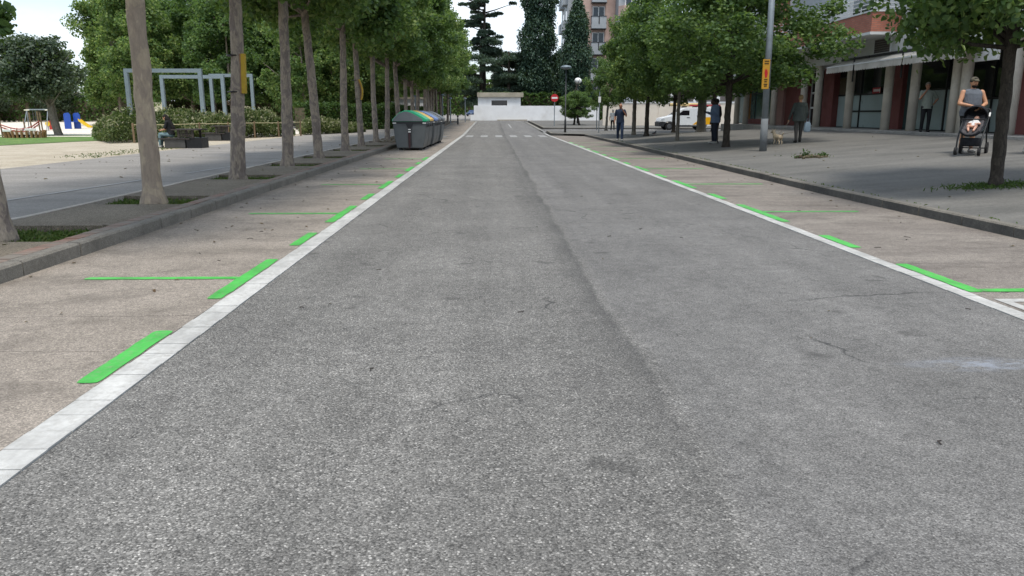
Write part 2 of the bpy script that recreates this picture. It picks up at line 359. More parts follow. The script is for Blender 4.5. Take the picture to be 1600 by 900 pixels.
facade_brick('balcony_brick', '#a4604c', '#b4705a', '#8e6a5c', 1.0)
facade_brick('tower_brick', '#b5978b', '#bda294', '#b09a90', .5, .1)
def bark(name, base, patch, dark, sc=1.0, lines=.4):
    m, nt, b = new_mat(name); v = pos(nt, (1, 1, .55), obj=True); oi = N(nt, 'ShaderNodeObjectInfo').outputs['Random']
    v = N(nt, 'ShaderNodeVectorMath', {0: v, 1: N(nt, 'ShaderNodeCombineXYZ', {'X': MATH(nt, 'MULTIPLY', oi, 40.0), 'Z': MATH(nt, 'MULTIPLY', oi, 13.0)}).outputs[0]}, operation='ADD').outputs[0]
    c = MIX(nt, ramp(nt, noise(nt, v, 6*sc, 4.0, .6, 1.2), [(.47, 0.0), (.53, 1.0)]), srgb(base), srgb(patch))
    c = MIX(nt, ramp(nt, noise(nt, v, 11*sc, 3.0, .5, 1.5), [(.62, 0.0), (.68, .4)]), c, tuple(min(1, x*1.35) for x in srgb(patch)))
    c = MIX(nt, ramp(nt, noise(nt, v, 9*sc, 5.0, .7), [(.58, 0.0), (.7, .75)]), c, srgb(dark))
    fl = noise(nt, pos(nt, (1, 1, .3), obj=True), 34*sc, 6.0, .7)
    c = MIX(nt, 1.0, c, ramp(nt, fl, [(.3, 1-lines), (.65, 1+lines*.3)]), 'MULTIPLY')
    setc(nt, b, 'Base Color', c); b.inputs['Roughness'].default_value = .88; b.inputs['Specular IOR Level'].default_value = .2
    bump(nt, b, MATH(nt, 'ADD', fl, noise(nt, v, 16*sc, 5.0)), .5, .02)
bark('plane_bark', '#7d726a', '#968a7b', '#5f554d', 1.0, .34)
bark('pale_bark', '#9a8b7b', '#aa9a84', '#807263', .6, .22)
plain('dull_grey', '#6a6e70', .85, .1, 5)
bark('linden_bark', '#3a352f', '#464039', '#26221f', 1.4, .5)
bark('grey_bark', '#6f6a61', '#7d776d', '#4b463f', 1.2, .45)
leafmat('plane_leaf', (.036, .080, .026), (.100, .172, .055), (.29, .36, .115), .44)
leafmat('linden_leaf', (.034, .074, .026), (.085, .150, .050), (.23, .31, .09), .42)
leafmat('olive_leaf', (.030, .050, .032), (.062, .088, .056), (.12, .15, .09), .2)
leafmat('cypress_leaf', (.030, .060, .042), (.044, .084, .056), (.060, .105, .066), .12)  # leaf colour lightened to stand in for distance haze
leafmat('cedar_leaf', (.04, .072, .055), (.075, .118, .085), (.12, .165, .115), .15)  # far haze put into the leaf colour: lightened and slightly blued
leafmat('hedge_leaf', (.02, .05, .012), (.055, .11, .026), (.14, .21, .05), .25)
leafmat('bed_leaf', (.03, .05, .018), (.08, .11, .04), (.18, .2, .08), .25)
leafmat('bed_flower', (.16, .15, .08), (.27, .26, .15), (.42, .38, .27), .3)
leafmat('grass_blade', (.03, .06, .014), (.07, .12, .03), (.16, .18, .06), .3)
leafmat('dry_leaf', (.06, .035, .02), (.12, .075, .04), (.22, .16, .08), .1)
leafmat('bract', (.10, .14, .04), (.20, .25, .08), (.32, .36, .14), .35)
def lawn():
    m, nt, b = new_mat('lawn'); P = pos(nt)
    c = ramp(nt, noise(nt, P, 1.1, 6.0, .7), [(.3, srgb('#46612a')), (.55, srgb('#5f7d38')), (.75, srgb('#86904e'))])
    setc(nt, b, 'Base Color', MIX(nt, 1.0, c, ramp(nt, noise(nt, P, 40.0, 4.0), [(.3, .6), (.7, 1.3)]), 'MULTIPLY')); b.inputs['Roughness'].default_value = .95
    bump(nt, b, noise(nt, P, 60.0), .6, .03)
lawn()
plain('galv', '#7f888d', .5, .1, 5, .3, dirt=('#6d6f70', .5)); plain('grey_steel', '#77848a', .5, .08, 2.5, .2, dirt=('#6a7276', .4))
plain('dark_steel', '#2f3133', .5, .1, 6, .3); plain('black_frame', '#141416', .4, .1, 5)
plain('bin_grey', '#565a5b', .5, .07, 3, dirt=('#3c3f41', .5)); plain('bin_dark', '#26282b', .55); plain('bin_lid_grey', '#6c7073', .42, .06, 3, dirt=('#55585a', .5))
plain('bin_green', '#27a877', .42, .06, 3); plain('bin_yellow', '#eab94a', .42, .06, 3); plain('bin_blue', '#6c84b4', .42, .06, 3); plain('bin_brown', '#3a2527', .5); plain('label_white', '#dcdcd8', .5, .04)
plain('white_wall', '#dcdddd', .85, .05, .7, dirt=('#b5b2ab', .75), bmp=.1); plain('render_white', '#c9cbc9', .85, .04, .6, dirt=('#9a9c9a', .6)); plain('roof_conc', '#a39c8c', .9, .12, .9, dirt=('#6e6757', .9), bmp=.2)
plain('beige_wall', '#cfc6b8', .88, .06, .5, dirt=('#b7a896', .8)); plain('pink_render', '#a07d76', .85, .06, 1.2, dirt=('#846a63', .6)); plain('maroon', '#7c4a47', .75, .08, 1.5, dirt=('#54302f', .6))
plain('column', '#cdc7bb', .85, .06, 1.6, dirt=('#7d776c', .8), bmp=.15); plain('awning', '#bdb9b0', .9, .07, 2, dirt=('#8b867c', .8)); plain('white_trim', '#d0d1cf', .6, .05, 3)
plain('shutter', '#5a5452', .7, .06, 4); plain('grey_panel', '#9a9fa2', .6, .06, 1.5, dirt=('#82878a', .5)); plain('orange_tile', '#b98552', .7, .1, 3); plain('roof_red', '#a9715a', .85, .12, 2)
plain('wood_dark', '#3d3733', .8, .15, 5, bmp=.2); plain('wood_post', '#7a6750', .85, .15, 6, bmp=.2); plain('bench_conc', '#4b4a48', .85, .12, 4); plain('rope', '#b9b08c', .8); plain('rope_red', '#9d4a44', .8, .1, 8)
plain('play_yellow', '#d9b52c', .4, .05); plain('play_blue', '#234a9c', .4, .05); plain('play_red', '#b03a2e', .45, .05); plain('play_cream', '#e3dfc4', .4, .05); plain('thatch', '#8a6a48', .95, .25, 14, bmp=.5)
plain('sign_yellow', '#b8892c', .5, .05, 4); plain('sign_red', '#b0252c', .4, .04, 4); plain('sign_dark', '#3a2a18', .6); plain('board_yellow', '#ab8c1c', .55, .1, 8); plain('board_wood', '#8a6a4e', .8, .15, 8)
plain('car_white', '#d9dcdd', .28, .02, 2, spec=.5); plain('car_blue', '#20395c', .25, .03, 2, spec=.6); plain('car_glass', '#12161a', .08, .02, 2, spec=.7); plain('tyre', '#1b1b1c', .8); plain('rim', '#6a6d70', .4, .1, 6, .6); plain('van_yellow', '#e0a410', .35, .03, 2); plain('headlamp', '#b9bec2', .15, .03, 3)
plain('rack_red', '#a3343a', .5, .06, 5); plain('rack_cream', '#c9b07a', .7, .08, 5)
def glassy(name, col, rough=.06):
    m, nt, b = new_mat(name); v = pos(nt, (.5, .5, .5), obj=True)
    c = srgb(col); setc(nt, b, 'Base Color', ramp(nt, noise(nt, v, 1.3, 3.0), [(.3, tuple(x*.6 for x in c)), (.7, c)]))
    b.inputs['Roughness'].default_value = rough; b.inputs['Specular IOR Level'].default_value = .6; bump(nt, b, noise(nt, v, 1.5, 2.0), .03, .02)
glassy('dark_glass', '#23282a'); glassy('teal_glass', '#4a6464', .12); plain('frosted', '#9eaeae', .35, .05, .8); plain('tower_glass', '#3a444c', .15, .1, 2); plain('warm_glass', '#5a5244', .2, .15, 1.5)
for nm, c in (('skin_light', '#b98868'), ('skin_mid', '#9a6c52'), ('skin_dark', '#3c2a22'), ('skin_baby', '#d2a088'), ('hair_black', '#15120f'), ('hair_grey', '#6f675c'), ('hair_blond', '#8a7454'), ('hair_white', '#c9c5bd'),
              ('navy_cloth', '#1f2c42'), ('jean', '#27364e'), ('white_cloth', '#d5d5d3'), ('black_cloth', '#17181b'), ('blue_shirt', '#5d6f8a'), ('dark_jean', '#1b2230'), ('olive_coat', '#3c4340'), ('grey_trousers', '#44423f'), ('grey_vest', '#5f646b'), ('grey_green_shirt', '#7f867c'), ('teal_jean', '#6d8488'), ('camo', '#5b5646'), ('shoe_dark', '#1c1a19'), ('shoe_light', '#a8a6a2'), ('lip', '#7a4038'), ('eye', '#15110f'), ('stroller_cloth', '#1a1c22'), ('stroller_inner', '#4d4a4c'), ('bag_plastic', '#8fa0ab'), ('dog_fur', '#b7a68c'), ('leash', '#8d8275'), ('pigeon_grey', '#56585c')):
    mm = plain(nm, c, .45 if nm.startswith('skin') else .85, .10, 9, bmp=0)
    if not nm.startswith('skin'):
        nt = mm.node_tree; b = [n for n in nt.nodes if n.type == 'BSDF_PRINCIPLED'][0]; v = pos(nt, (1, 1, .45), obj=True)
        bump(nt, b, MATH(nt, 'ADD', noise(nt, v, 11.0, 3.0, .5, 1.2), MATH(nt, 'MULTIPLY', noise(nt, v, 60.0), .25)), .8, .03)

# ================================================================== SETTING
YS = np.concatenate([np.arange(-8, 55, 4.0), [55], np.arange(57, 105, 4.0), [105, 140, 200, 300, 500]])
def clipY(a, b): return np.array([a]+[y for y in YS if a+.01 < y < b-.01]+[b])
sheet('ground', [-350, -120, -60, -30, -13, -4, 4, 14, 30, 60, 120, 350], clipY(-60, 600) if False else np.concatenate([[-60, -20], YS, [800]]), lambda x, y: float(rise(y))-.09, M['far_ground'])
sheet('road', [-1.965, 0, 2, 3.805], clipY(-8, 104.8), road, M['asphalt'])
sheet('side_street', [3.96, 8, 14, 30, 90], clipY(60.0, 68.0), lambda x, y: road(x, y)-.004, M['asphalt'])
sheet('cross_street', [3.81, 8, 14, 30, 60], clipY(98.0, 104.6), lambda x, y: road(x, y)-.006, M['asphalt'])
sheet('far_street', [-14, -8, -2.0], clipY(104.9, 300), lambda x, y: road(x, y)-.006, M['path_asphalt'])
LK, RK0 = -4.3, 53.5
# ---- parking bays: concrete slabs on a dark bed, kept apart by open joints
def quad_slab(p, z0, z1, mat, name, parent):
    return jag_slab(p, z0, z1, mat, name, parent)
def jag(a, b, seed):
    rg = np.random.default_rng(abs(int(seed*1000))); n = 18; return [(a+(b-a)*i/n, rg.normal(0, .006)+.012*math.sin(i*.9+seed)) for i in range(n+1)]
def jag_slab(p, z0, z1, mat, name, parent):
    mb = MB(); g = .004; near = [(x, p[0][1]+d+g) for x, d in jag(p[0][0], p[1][0], p[0][1])]; far_ = [(x, p[3][1]+d-g) for x, d in jag(p[3][0], p[2][0], p[3][1])]
    poly_ = near+far_[::-1]; n = len(poly_); zr = [float(rise(q[1])) for q in poly_]
    vs = [(q[0], q[1], z1+h) for q, h in zip(poly_, zr)]+[(q[0], q[1], z0+h) for q, h in zip(poly_, zr)]
    m = len(near); fs = [(i, i+1, n-2-i, n-1-i) for i in range(m-1)]+[(k, n+k, n+(k+1)%n, (k+1)%n) for k in range(n)]
    mb.add(vs, fs); return mb.build(name, mat, parent)
def quad_slab_plain(p, z0, z1, mat, name, parent):
    mb = MB(); zz = [float(rise(q[1])) for q in p]
    vs = [(q[0], q[1], z0+h) for q, h in zip(p, zz)]+[(q[0], q[1], z1+h) for q, h in zip(p, zz)]
    mb.add(vs, [(3,2,1,0),(4,5,6,7),(0,1,5,4),(1,2,6,5),(2,3,7,6),(3,0,4,7)])
    return mb.build(name, mat, parent)
bl = sheet('parking_lane_left', [LK, -2.18], clipY(-6, 98), lambda x, y: road(x, y)-.03, M['dark_joint'])
br_ = sheet('parking_lane_right', [3.96, 7.2], clipY(-6, RK0), lambda x, y: road(x, y)-.03, M['dark_joint'])
js = [-6, -1.2, 2.6, 4.66, 5.52, 9.3, 13.4, 17.6, 22.3, 27, 31.6, 36.5, 41.5, 47, 55, 64, 74, 86, 98]
for a, b in zip(js[:-1], js[1:]):
    quad_slab([(LK, a), (-2.176, a), (-2.176, b), (LK, b)], -.09, .002, M['bay_concrete'], 'concrete_slab', bl)
jr = [-6, -1, 3.2, 7.4, 11.9, 14.0, 16.3, 20.8, 25.4, 30, 35, 40.5, 47, RK0]
for a, b in zip(jr[:-1], jr[1:]):
    quad_slab([(3.957, a), (float(kx(a)), a), (float(kx(b)), b), (3.957, b)], -.09, .002, M['bay_concrete_dark'], 'concrete_slab', br_)
# ---- white gutter tiles between road and bays
def tile_row(name, x0, x1, y0, y1, nsep, mat, L=.2):
    root = sheet(name, [x0-.01, x1+.01], clipY(y0, y1), lambda x, y: road(x, y)-.02, M['dark_joint'])
    w = x1-x0; me = MB().box((0, 0, -.02), (w, L-.006, .06)).mesh('gutter_tile', mat)
    y = y0; n = 0; mb = MB()
    while y < y1-.01:
        z = float(rise(y+L/2))
        if 2.0 < y and n < nsep:
            piece(me, 'gutter_tile', root, ((x0+x1)/2+rng.normal(0, .0012), y+L/2, z-.005+rng.uniform(-.0015, .0025)), rng.normal(0, .004)); n += 1
        else: mb.box(((x0+x1)/2, y+L/2, z-.025), (w, L-.006, .06))
        y += L
    o = mb.build('gutter_tile_run', mat, root); o['kind'] = 'stuff'
tile_row('gutter_left', -2.168, -1.972, -4, 97.8, 150, M['white_paint'])
tile_row('gutter_right', 3.812, 3.948, -4, RK0+6.4, 150, M['white_paint'])
# ---- kerbs
def kerb(name, p0, p1, n_sep, h=.14, w=.2, L=1.0, flip=1, step=True, mat=None):
    """stones from p0 to p1; the pavement lies on the side given by flip (left of travel = +1)"""
    mat = mat or [M['kerb_concrete'], M['kerb_face_dark'] if flip < 0 else M['kerb_concrete']]
    p0 = np.array(p0, float); p1 = np.array(p1, float); d = p1-p0; D = np.linalg.norm(d); d /= D; nrm = np.array([-d[1], d[0]])*flip; rz = math.atan2(d[1], d[0])
    n = max(1, round(D/L)); L = D/n
    def stone(mb, o=(0,0,0), zz=(0,0)):
        prof = [(0, -.12), (0, h-.02), (.02, h), (w, h), (w, -.12)]
        vs = []
        for k, t in enumerate((.008, L-.008)): vs += [(o[0]+d[0]*t+nrm[0]*a, o[1]+d[1]*t+nrm[1]*a, o[2]+zz[k]+b) for a, b in prof]
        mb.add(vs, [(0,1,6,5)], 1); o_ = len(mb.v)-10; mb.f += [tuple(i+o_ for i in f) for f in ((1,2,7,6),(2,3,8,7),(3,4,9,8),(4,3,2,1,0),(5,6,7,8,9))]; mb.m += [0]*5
    root = tag(bpy.data.objects.new(name, None), kind='structure'); COL.objects.link(root)
    flat = MB(); stone(flat); fm = flat.mesh('kerb_stone', mat)
    far = MB(); cnt = 0
    for i in range(n):
        q = p0+d*L*i; za, zb = float(rise(q[1])), float(rise((q+d*L)[1]))
        if q[1] > 1.5 and cnt < n_sep and abs(za-zb) < 1e-4:
            piece(fm, 'kerb_stone', root, (q[0]+rng.normal(0, .003), q[1], za+rng.normal(0, .003))); cnt += 1
        else: stone(far, (q[0], q[1], 0), (za, zb))
    if far.v: tag(far.build('kerb_stone_run', mat, root), kind='stuff')
    return root
kerb('kerb_left', (LK, -6), (LK, 97), 60, w=.14)
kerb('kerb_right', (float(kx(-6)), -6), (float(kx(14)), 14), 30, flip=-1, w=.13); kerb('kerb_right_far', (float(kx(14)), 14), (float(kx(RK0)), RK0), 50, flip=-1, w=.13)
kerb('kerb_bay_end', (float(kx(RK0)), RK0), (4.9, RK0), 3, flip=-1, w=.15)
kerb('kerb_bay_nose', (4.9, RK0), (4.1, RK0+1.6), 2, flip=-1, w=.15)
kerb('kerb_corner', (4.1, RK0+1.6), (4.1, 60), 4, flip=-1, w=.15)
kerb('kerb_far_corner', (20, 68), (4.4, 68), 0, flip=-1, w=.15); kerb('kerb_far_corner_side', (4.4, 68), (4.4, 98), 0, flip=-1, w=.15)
kerb('kerb_far_corner_long', (90, 68), (20, 68), 0, flip=-1, w=.15)
# ---- left pavement: washed-gravel slabs with recessed tree pits, red paver course, pale edging, path
TREE_PX = [(-7, 370, -46, 130), (240, 315, 206, 0), (372, 278, 366, 0), (450, 258, 441, 0), (498, 246, 479, 60), (540, 235, 534, 20), (565, 228, 552, 30), (588, 222, 580, 50)]
TREES = [gp(x, y, left) for x, y, _, _ in TREE_PX]
pitY = [t[1]+.28 for t in TREES]; y = pitY[-1]+4.2
while y < 96: pitY.append(y); y += 4.15
pitY = [pitY[0]-7.9, pitY[0]-4.0]+pitY
pav = sheet('pavement_left', [-6.05, -4.63], clipY(-6, 97), lambda x, y: left(x, y)-.10, M['soil'])
def band(name, x0, x1, y0, y1, top, mat, parent, thick=.1):
    mb = MB(); zs = [float(rise(y)) for y in (y0, y1)]
    vs = [(x0, y0, top-thick+zs[0]), (x1, y0, top-thick+zs[0]), (x1, y1, top-thick+zs[1]), (x0, y1, top-thick+zs[1]), (x0, y0, top+zs[0]), (x1, y0, top+zs[0]), (x1, y1, top+zs[1]), (x0, y1, top+zs[1])]
    mb.add(vs, [(3,2,1,0),(4,5,6,7),(0,1,5,4),(1,2,6,5),(2,3,7,6),(3,0,4,7)]); return mb.build(name, mat, parent)
prev = -6
for py in pitY:
    a, b = prev, py-.62
    if b > a+.2:
        mid = (a+b)/2
        band('pavement_slab', -6.05, -4.622, a, mid-.004, .14, M['washed_slab'], pav); band('pavement_slab', -6.05, -4.622, mid+.004, b, .138, M['washed_slab'], pav)
    prev = py+.58
band('pavement_slab', -6.05, -4.622, prev, 97, .14, M['washed_slab'], pav)
bc = sheet('paver_course', [-4.622, -4.443], clipY(-6, 97), lambda x, y: left(x, y)-.03, M['soil'])
bme = MB().box((0, 0, -.03), (.166, .112, .066)).mesh('brick', M['paver_red']); far = MB(); y = -6.0
while y < 96.8:
    if 2 < y < 24: piece(bme, 'brick', bc, (-4.532+rng.normal(0, .003), y+.06, .14+rng.uniform(-.004, .004)), rng.normal(0, .014))
    else: far.box((-4.532, y+.06, .11+float(rise(y+.06))), (.166, .112, .066))
    y += .12
tag(far.build('brick_run', M['paver_red'], bc), kind='stuff')
ed = tag(bpy.data.objects.new('path_edging', None), kind='structure'); COL.objects.link(ed); y = -6
while y < 97:
    band('edging_stone', -6.15, -6.052, y, min(y+.995, 97), .15+rng.uniform(-.004, .004), M['edging'], ed, .14); y += 1.0
sheet('path', [-12.0, -9, -6.152], clipY(-8, 97), left, M['path_asphalt'])
p_a, p_b = gp(60, 306, left), gp(330, 265, left); dd = (p_b-p_a)/(p_b[1]-p_a[1])
mb = MB()
for a, b in ((6, 12.9), (12.95, 16.4), (17.6, 21), (22, 27)):
    qa = p_a+dd*(a-p_a[1]); qb = p_a+dd*(b-p_a[1])
    mb.add([(qa[0]-.05, qa[1], .147), (qa[0]+.05, qa[1], .147), (qb[0]+.05, qb[1], .147), (qb[0]-.05, qb[1], .147)], [(0,1,2,3)])
tag(mb.build('path_line', M['faded_white']), kind='structure')
sheet('sand_ground', [-90, -40, -20, -12.004], clipY(-8, 97), lambda x, y: left(x, y)-.004, M['sand'])
def poly(name, pts, f, mat, dz):
    me = bpy.data.meshes.new(name); me.from_pydata([(p[0], p[1], float(f(*p))+dz) for p in pts], [], [tuple(range(len(pts)))]); me.materials.append(mat); return tag(piece(me, name, None), kind='structure')
poly('playground_sand', [(-13, 46), (-13, 54.9), (-90, 54.9), (-90, 44), (-24, 46.5)], left, M['pale_sand'], .004)
poly('playground_sand', [(-13, 55), (-13, 92), (-90, 92), (-90, 55)], lambda x, y: .14+.012*(y-55), M['pale_sand'], .004)
poly('lawn', [(-20.9, 33.0), (-20.2, 38), (-18.6, 43), (-18.4, 46.4), (-24, 46.6), (-90, 44.2), (-90, 29), (-45, 30.5), (-28, 32)], left, M['lawn'], .012)
poly('lawn', [(-24, 48.6), (-24, 50.6), (-31, 51.0), (-90, 50), (-90, 47)], left, M['lawn'], .012)
# ---- right pavement (rises towards the shops), with the tiled plaza
def rstrip(name, ya, yb, x1, mat, nx=14):
    ys = np.arange(ya, yb+.01, (yb-ya)/max(1, round((yb-ya)/2.0)))
    V = []; 
    for y in ys:
        x0 = float(kx(y))+.128 if y <= RK0+.01 else 4.25
        for i in range(nx):
            x = x0+(x1-x0)*i/(nx-1); V.append((x, y, float(plaza(x, y))-.004))
    Fq = [(j*nx+i, j*nx+i+1, (j+1)*nx+i+1, (j+1)*nx+i) for j in range(len(ys)-1) for i in range(nx-1)]
    return tag(piece(bulk(name, V, Fq, mat, smooth=True), name, None), kind='structure')
rstrip('plaza', -8, RK0+.14, 15.2, M['plaza_tile'], 20)
def rs2(x, y): return .14+rise(y)-.006
sheet('corner_pavement', [4.85, 8, 15.2, 40, 90], clipY(RK0+.14, 59.99), lambda x, y: max(float(plaza(x, y))-.006 if x < 15.3 else 0, float(rs2(x, y))), M['plaza_tile'])
me = MB().add([(4.2, 55.1, .1345), (4.86, 53.7, .1345), (4.86, 59.98, .135+.06), (4.2, 59.98, .135+.06)], [(0,1,2,3)]).build('corner_pavement', M['plaza_tile']); tag(me, kind='structure')
sheet('far_pavement', [4.54, 10, 20, 90], clipY(68.14, 97.9), rs2, M['plaza_tile'])
# ---- road paint
def strip(mb, x0, x1, y0, y1, dz=.007): 
    n = max(1, int((y1-y0)/6)) if y1 > 55 else 1
    for i in range(n):
        a, b = y0+(y1-y0)*i/n, y0+(y1-y0)*(i+1)/n
        mb.add([(x0, a, float(rise(a))+dz), (x1, a, float(rise(a))+dz), (x1, b, float(rise(b))+dz), (x0, b, float(rise(b))+dz)], [(0,1,2,3)])
def mark(name, rects, mat, dz=.007):
    mb = MB()
    if mat in (M['green_paint'], M['faded_green']) and len(rects) == 1:
        x0, x1, y0, y1 = rects[0]; L, Wd = y1-y0, x1-x0; pts = []; rg = np.random.default_rng(int(abs(x0*97+y0*131)*10))
        long_y = L > Wd; a, b = (L, Wd) if long_y else (Wd, L); r = min(b*.48, .05); n = max(6, int(a/.12))
        e1 = [(r*.15, b*.06), (0, b*.3), (0, b*.7), (r*.2, b*.95)]; top_ = [(r+(a-2*r)*i/n, b+rg.normal(0, .0035)) for i in range(n+1)]; e2 = [(a-r*.2, b*.94), (a, b*.68), (a, b*.3), (a-r*.25, b*.05)]; bot = [(a-r-(a-2*r)*i/n, rg.normal(0, .0035)) for i in range(n+1)]
        for u, v in e1+top_+e2+bot: pts.append((x0+v, y0+u) if long_y else (x0+u, y0+v))
        mb.add([(q[0], q[1], float(rise(q[1]))+dz) for q in pts], [tuple(range(len(pts)))]); return tag(mb.build(name, mat), kind='structure')
    mb = MB(); [strip(mb, *r, dz=dz) for r in rects]; return tag(mb.build(name, mat), kind='structure')
gr = M['green_paint']; gx0, gx1 = -2.308, -2.184
mark('bay_marking', [(gx0, gx1, 1.2, 3.18)], gr)
for a, b in ((4.06, 5.11), (6.04, 7.76), (8.6, 9.55), (10.5, 12.42)): mark('bay_marking', [(gx0, gx1, a, b)], gr)
mark('bay_marking', [(-3.67, gx0-.001, 6.80, 6.895)], gr)
mark('bay_marking', [(-3.63, gx0-.001, 11.41, 11.51)], gr)
for k, y in enumerate((16.25, 21.0, 25.8)):
    mark('bay_marking', [(gx0, gx1, y-.85, y+.85)], gr); mark('bay_marking', [(gx0, gx1, y-2.9, y-1.9)], gr)
    mark('bay_marking', [(-3.6, gx0-.001, y-.055, y+.055)], gr if k < 2 else M['faded_green'])
mark('bay_marking', [(-4.0, -2.19, 30.9, 31.05)], M['faded_white'])
hx0, hx1 = 3.958, 4.088
for a, b in ((6.13, 7.36), (8.3, 9.2), (10.4, 12.46)): mark('bay_marking', [(hx0, hx1, a, b)], gr)
mark('bay_marking', [(hx1+.001, 6.0, 6.13, 6.24)], gr); mark('bay_marking', [(hx1+.001, 5.55, 11.46, 11.55)], gr)
for k, y in enumerate((16.2, 20.9, 25.7, 30.5, 35.2, 40)):
    mark('bay_marking', [(hx0, hx1, y-.9, y+.9)], gr if k < 4 else M['faded_green']); mark('bay_marking', [(hx0, hx1, y-2.9, y-2.0)], gr if k < 4 else M['faded_green'])
    mark('bay_marking', [(hx1+.001, 5.7, y-.055, y+.055)], gr if k < 3 else M['faded_green'])
mark('loading_bay_box', [(4.0, 6.05, 5.78, 5.88), (4.0, 4.09, 1.5, 5.779), (4.24, 4.30, 1.5, 5.60), (4.301, 5.9, 5.54, 5.60)], M['white_paint'])
for k in range(7): mark('crossing_bar', [(-1.55+k*.97-.23, -1.55+k*.97+.23, 50.2, 54.2)] if k < 6 else [(-3.6, -3.0, 49.9, 51.6)], M['faded_white'], .005)
mark('lane_dash', [(1.62, 1.76, 72, 86)], M['faded_white'], .005)
mark('corner_line', [(3.96, 4.08, 60.2, 97)], M['faded_white'], .004)

# ================================================================== TREES
def leafcloud(C, D, size, rg, aspect=.9, droop=.35, up=.55, rnd=.6, blade=False):
    n = len(C); nr = D*.6+np.array([0, 0, up])+rg.normal(0, rnd, (n, 3)); nr /= np.linalg.norm(nr, axis=1)[:, None]
    t = rg.normal(0, 1, (n, 3)); t[:, 2] -= droop
    if blade: t = np.array([0, 0, 1.0])+rg.normal(0, .35, (n, 3))
    t -= nr*(t*nr).sum(1)[:, None]; t /= (np.linalg.norm(t, axis=1)[:, None]+1e-9); b = np.cross(nr, t)
    s = (size*rg.uniform(.65, 1.25, n))[:, None]
    out = []
    for u, w in ((0, 0), (.34, .5), (.78, .36), (1.05, 0), (.78, -.36), (.34, -.5)):
        out.append(C+t*s*(u-.5)+b*s*w*aspect+nr*s*(abs(w)*.35-u*u*.12))
    V = np.stack(out, 1).reshape(-1, 3); k = np.arange(n)[:, None]*6
    F = np.concatenate([k+np.array([[0, 1, 2, 3]]), k+np.array([[0, 3, 4, 5]])]); return V, F
def crown(name, mat, seed, z0, z1, R, ncl, per, size, prof=None, cr=(.4, .75), low=.75, inner=.25, flat=.8, **kw):
    rg = np.random.default_rng(seed); prof = prof or (lambda t: (np.sin(np.pi*np.clip(t, 0, 1)**low*.93+.12))**.75)
    t = rg.uniform(0, 1, ncl); a = rg.uniform(0, 2*np.pi, ncl); rr = np.sqrt(rg.uniform(inner, 1, ncl))*R*np.array([prof(x) for x in t])*(1+.16*np.sin(a*3+seed)+.1*np.sin(a*5+2*seed))
    cc = np.stack([rr*np.cos(a), rr*np.sin(a), z0+(z1-z0)*t], 1); rad = rg.uniform(*cr, ncl)
    idx = np.repeat(np.arange(ncl), per); n = len(idx); d = rg.normal(0, 1, (n, 3)); d /= np.linalg.norm(d, axis=1)[:, None]
    P = cc[idx]+d*(rad[idx]*rg.uniform(.1, 1, n)**.45)[:, None]*np.array([1, 1, flat])
    V, F = leafcloud(P, d, size, rg, **kw)
    return bulk(name, V, F, mat), cc
def trunk_mesh(name, mat, pts, rads, limbs, n=10, flare=True, seed=0):
    mb = MB(); rg = random.Random(seed); pts = [np.array(p, float) for p in pts]
    PP, RR = [], []
    for i in range(len(pts)-1):
        for k in range(9):
            t = k/9; p = pts[i]*(1-t)+pts[i+1]*t; w = .006*min(1, p[2]); PP.append(p+np.array([rg.gauss(0, w), rg.gauss(0, w), 0])); RR.append((rads[i]*(1-t)+rads[i+1]*t)*rg.uniform(.95, 1.05))
    PP.append(pts[-1]); RR.append(rads[-1])
    if flare: PP = [PP[0]+np.array([0, 0, -.12]), PP[0], PP[0]+np.array([0, 0, .12])]+PP[1:]; RR = [RR[0]*1.32, RR[0]*1.2, RR[0]*1.06]+RR[1:]
    mb.tube(PP, RR, n); ph = rg.uniform(0, 6.28)
    for q in range(len(PP)):
        for k in range(n):
            th = 2*math.pi*k/n; z = PP[q][2]; s_ = 1+.03*math.sin(2*th+z*.9+ph)+.02*math.sin(3*th-z*2.1+2*ph)+rg.gauss(0, .012)
            if flare: s_ += max(0, .2*math.exp(-max(0, z)/.13)*math.cos(5*th+ph))
            v = mb.v[q*n+k]; mb.v[q*n+k] = tuple(PP[q][i]+(v[i]-PP[q][i])*s_ for i in range(3))
    for a, b, r in limbs:
        a = np.array(a, float); b = np.array(b, float); m1 = a*.6+b*.4+np.array([rg.gauss(0, .08), rg.gauss(0, .08), -.1]); mb.tube([a-(b-a)*.04, m1, b], [r, r*.65, r*.2], 6)
    return mb.mesh(name, mat, smooth=True, fix=False)
def axis_at(pts, z):
    for a, b in zip(pts[:-1], pts[1:]):
        if a[2] <= z <= b[2]: t = (z-a[2])/(b[2]-a[2]); return np.array(a)*(1-t)+np.array(b)*t
    return np.array(pts[-1])
def limbs_for(pts, cc, rg, k, z0, r):
    L = []
    for c in cc[rg.choice(len(cc), min(k, len(cc)), replace=False)]:
        z = max(z0, c[2]-np.hypot(c[0], c[1])*.75-.2); L.append((axis_at(pts, min(z, pts[-1][2])), c, r))
    return L
pl_prof = lambda t: .62+.5*math.sin(math.pi*min(1, t*1.05+.08)) if t < .8 else .62+.5*math.sin(math.pi*.92)*(1-(t-.8)*3.6)
PLC = [crown('plane_crown', M['plane_leaf'], 11+i, 3.9, 10.2, 2.4, 150, 175, .15, pl_prof, cr=(.36, .78), inner=.12, rnd=.75) for i in range(4)]
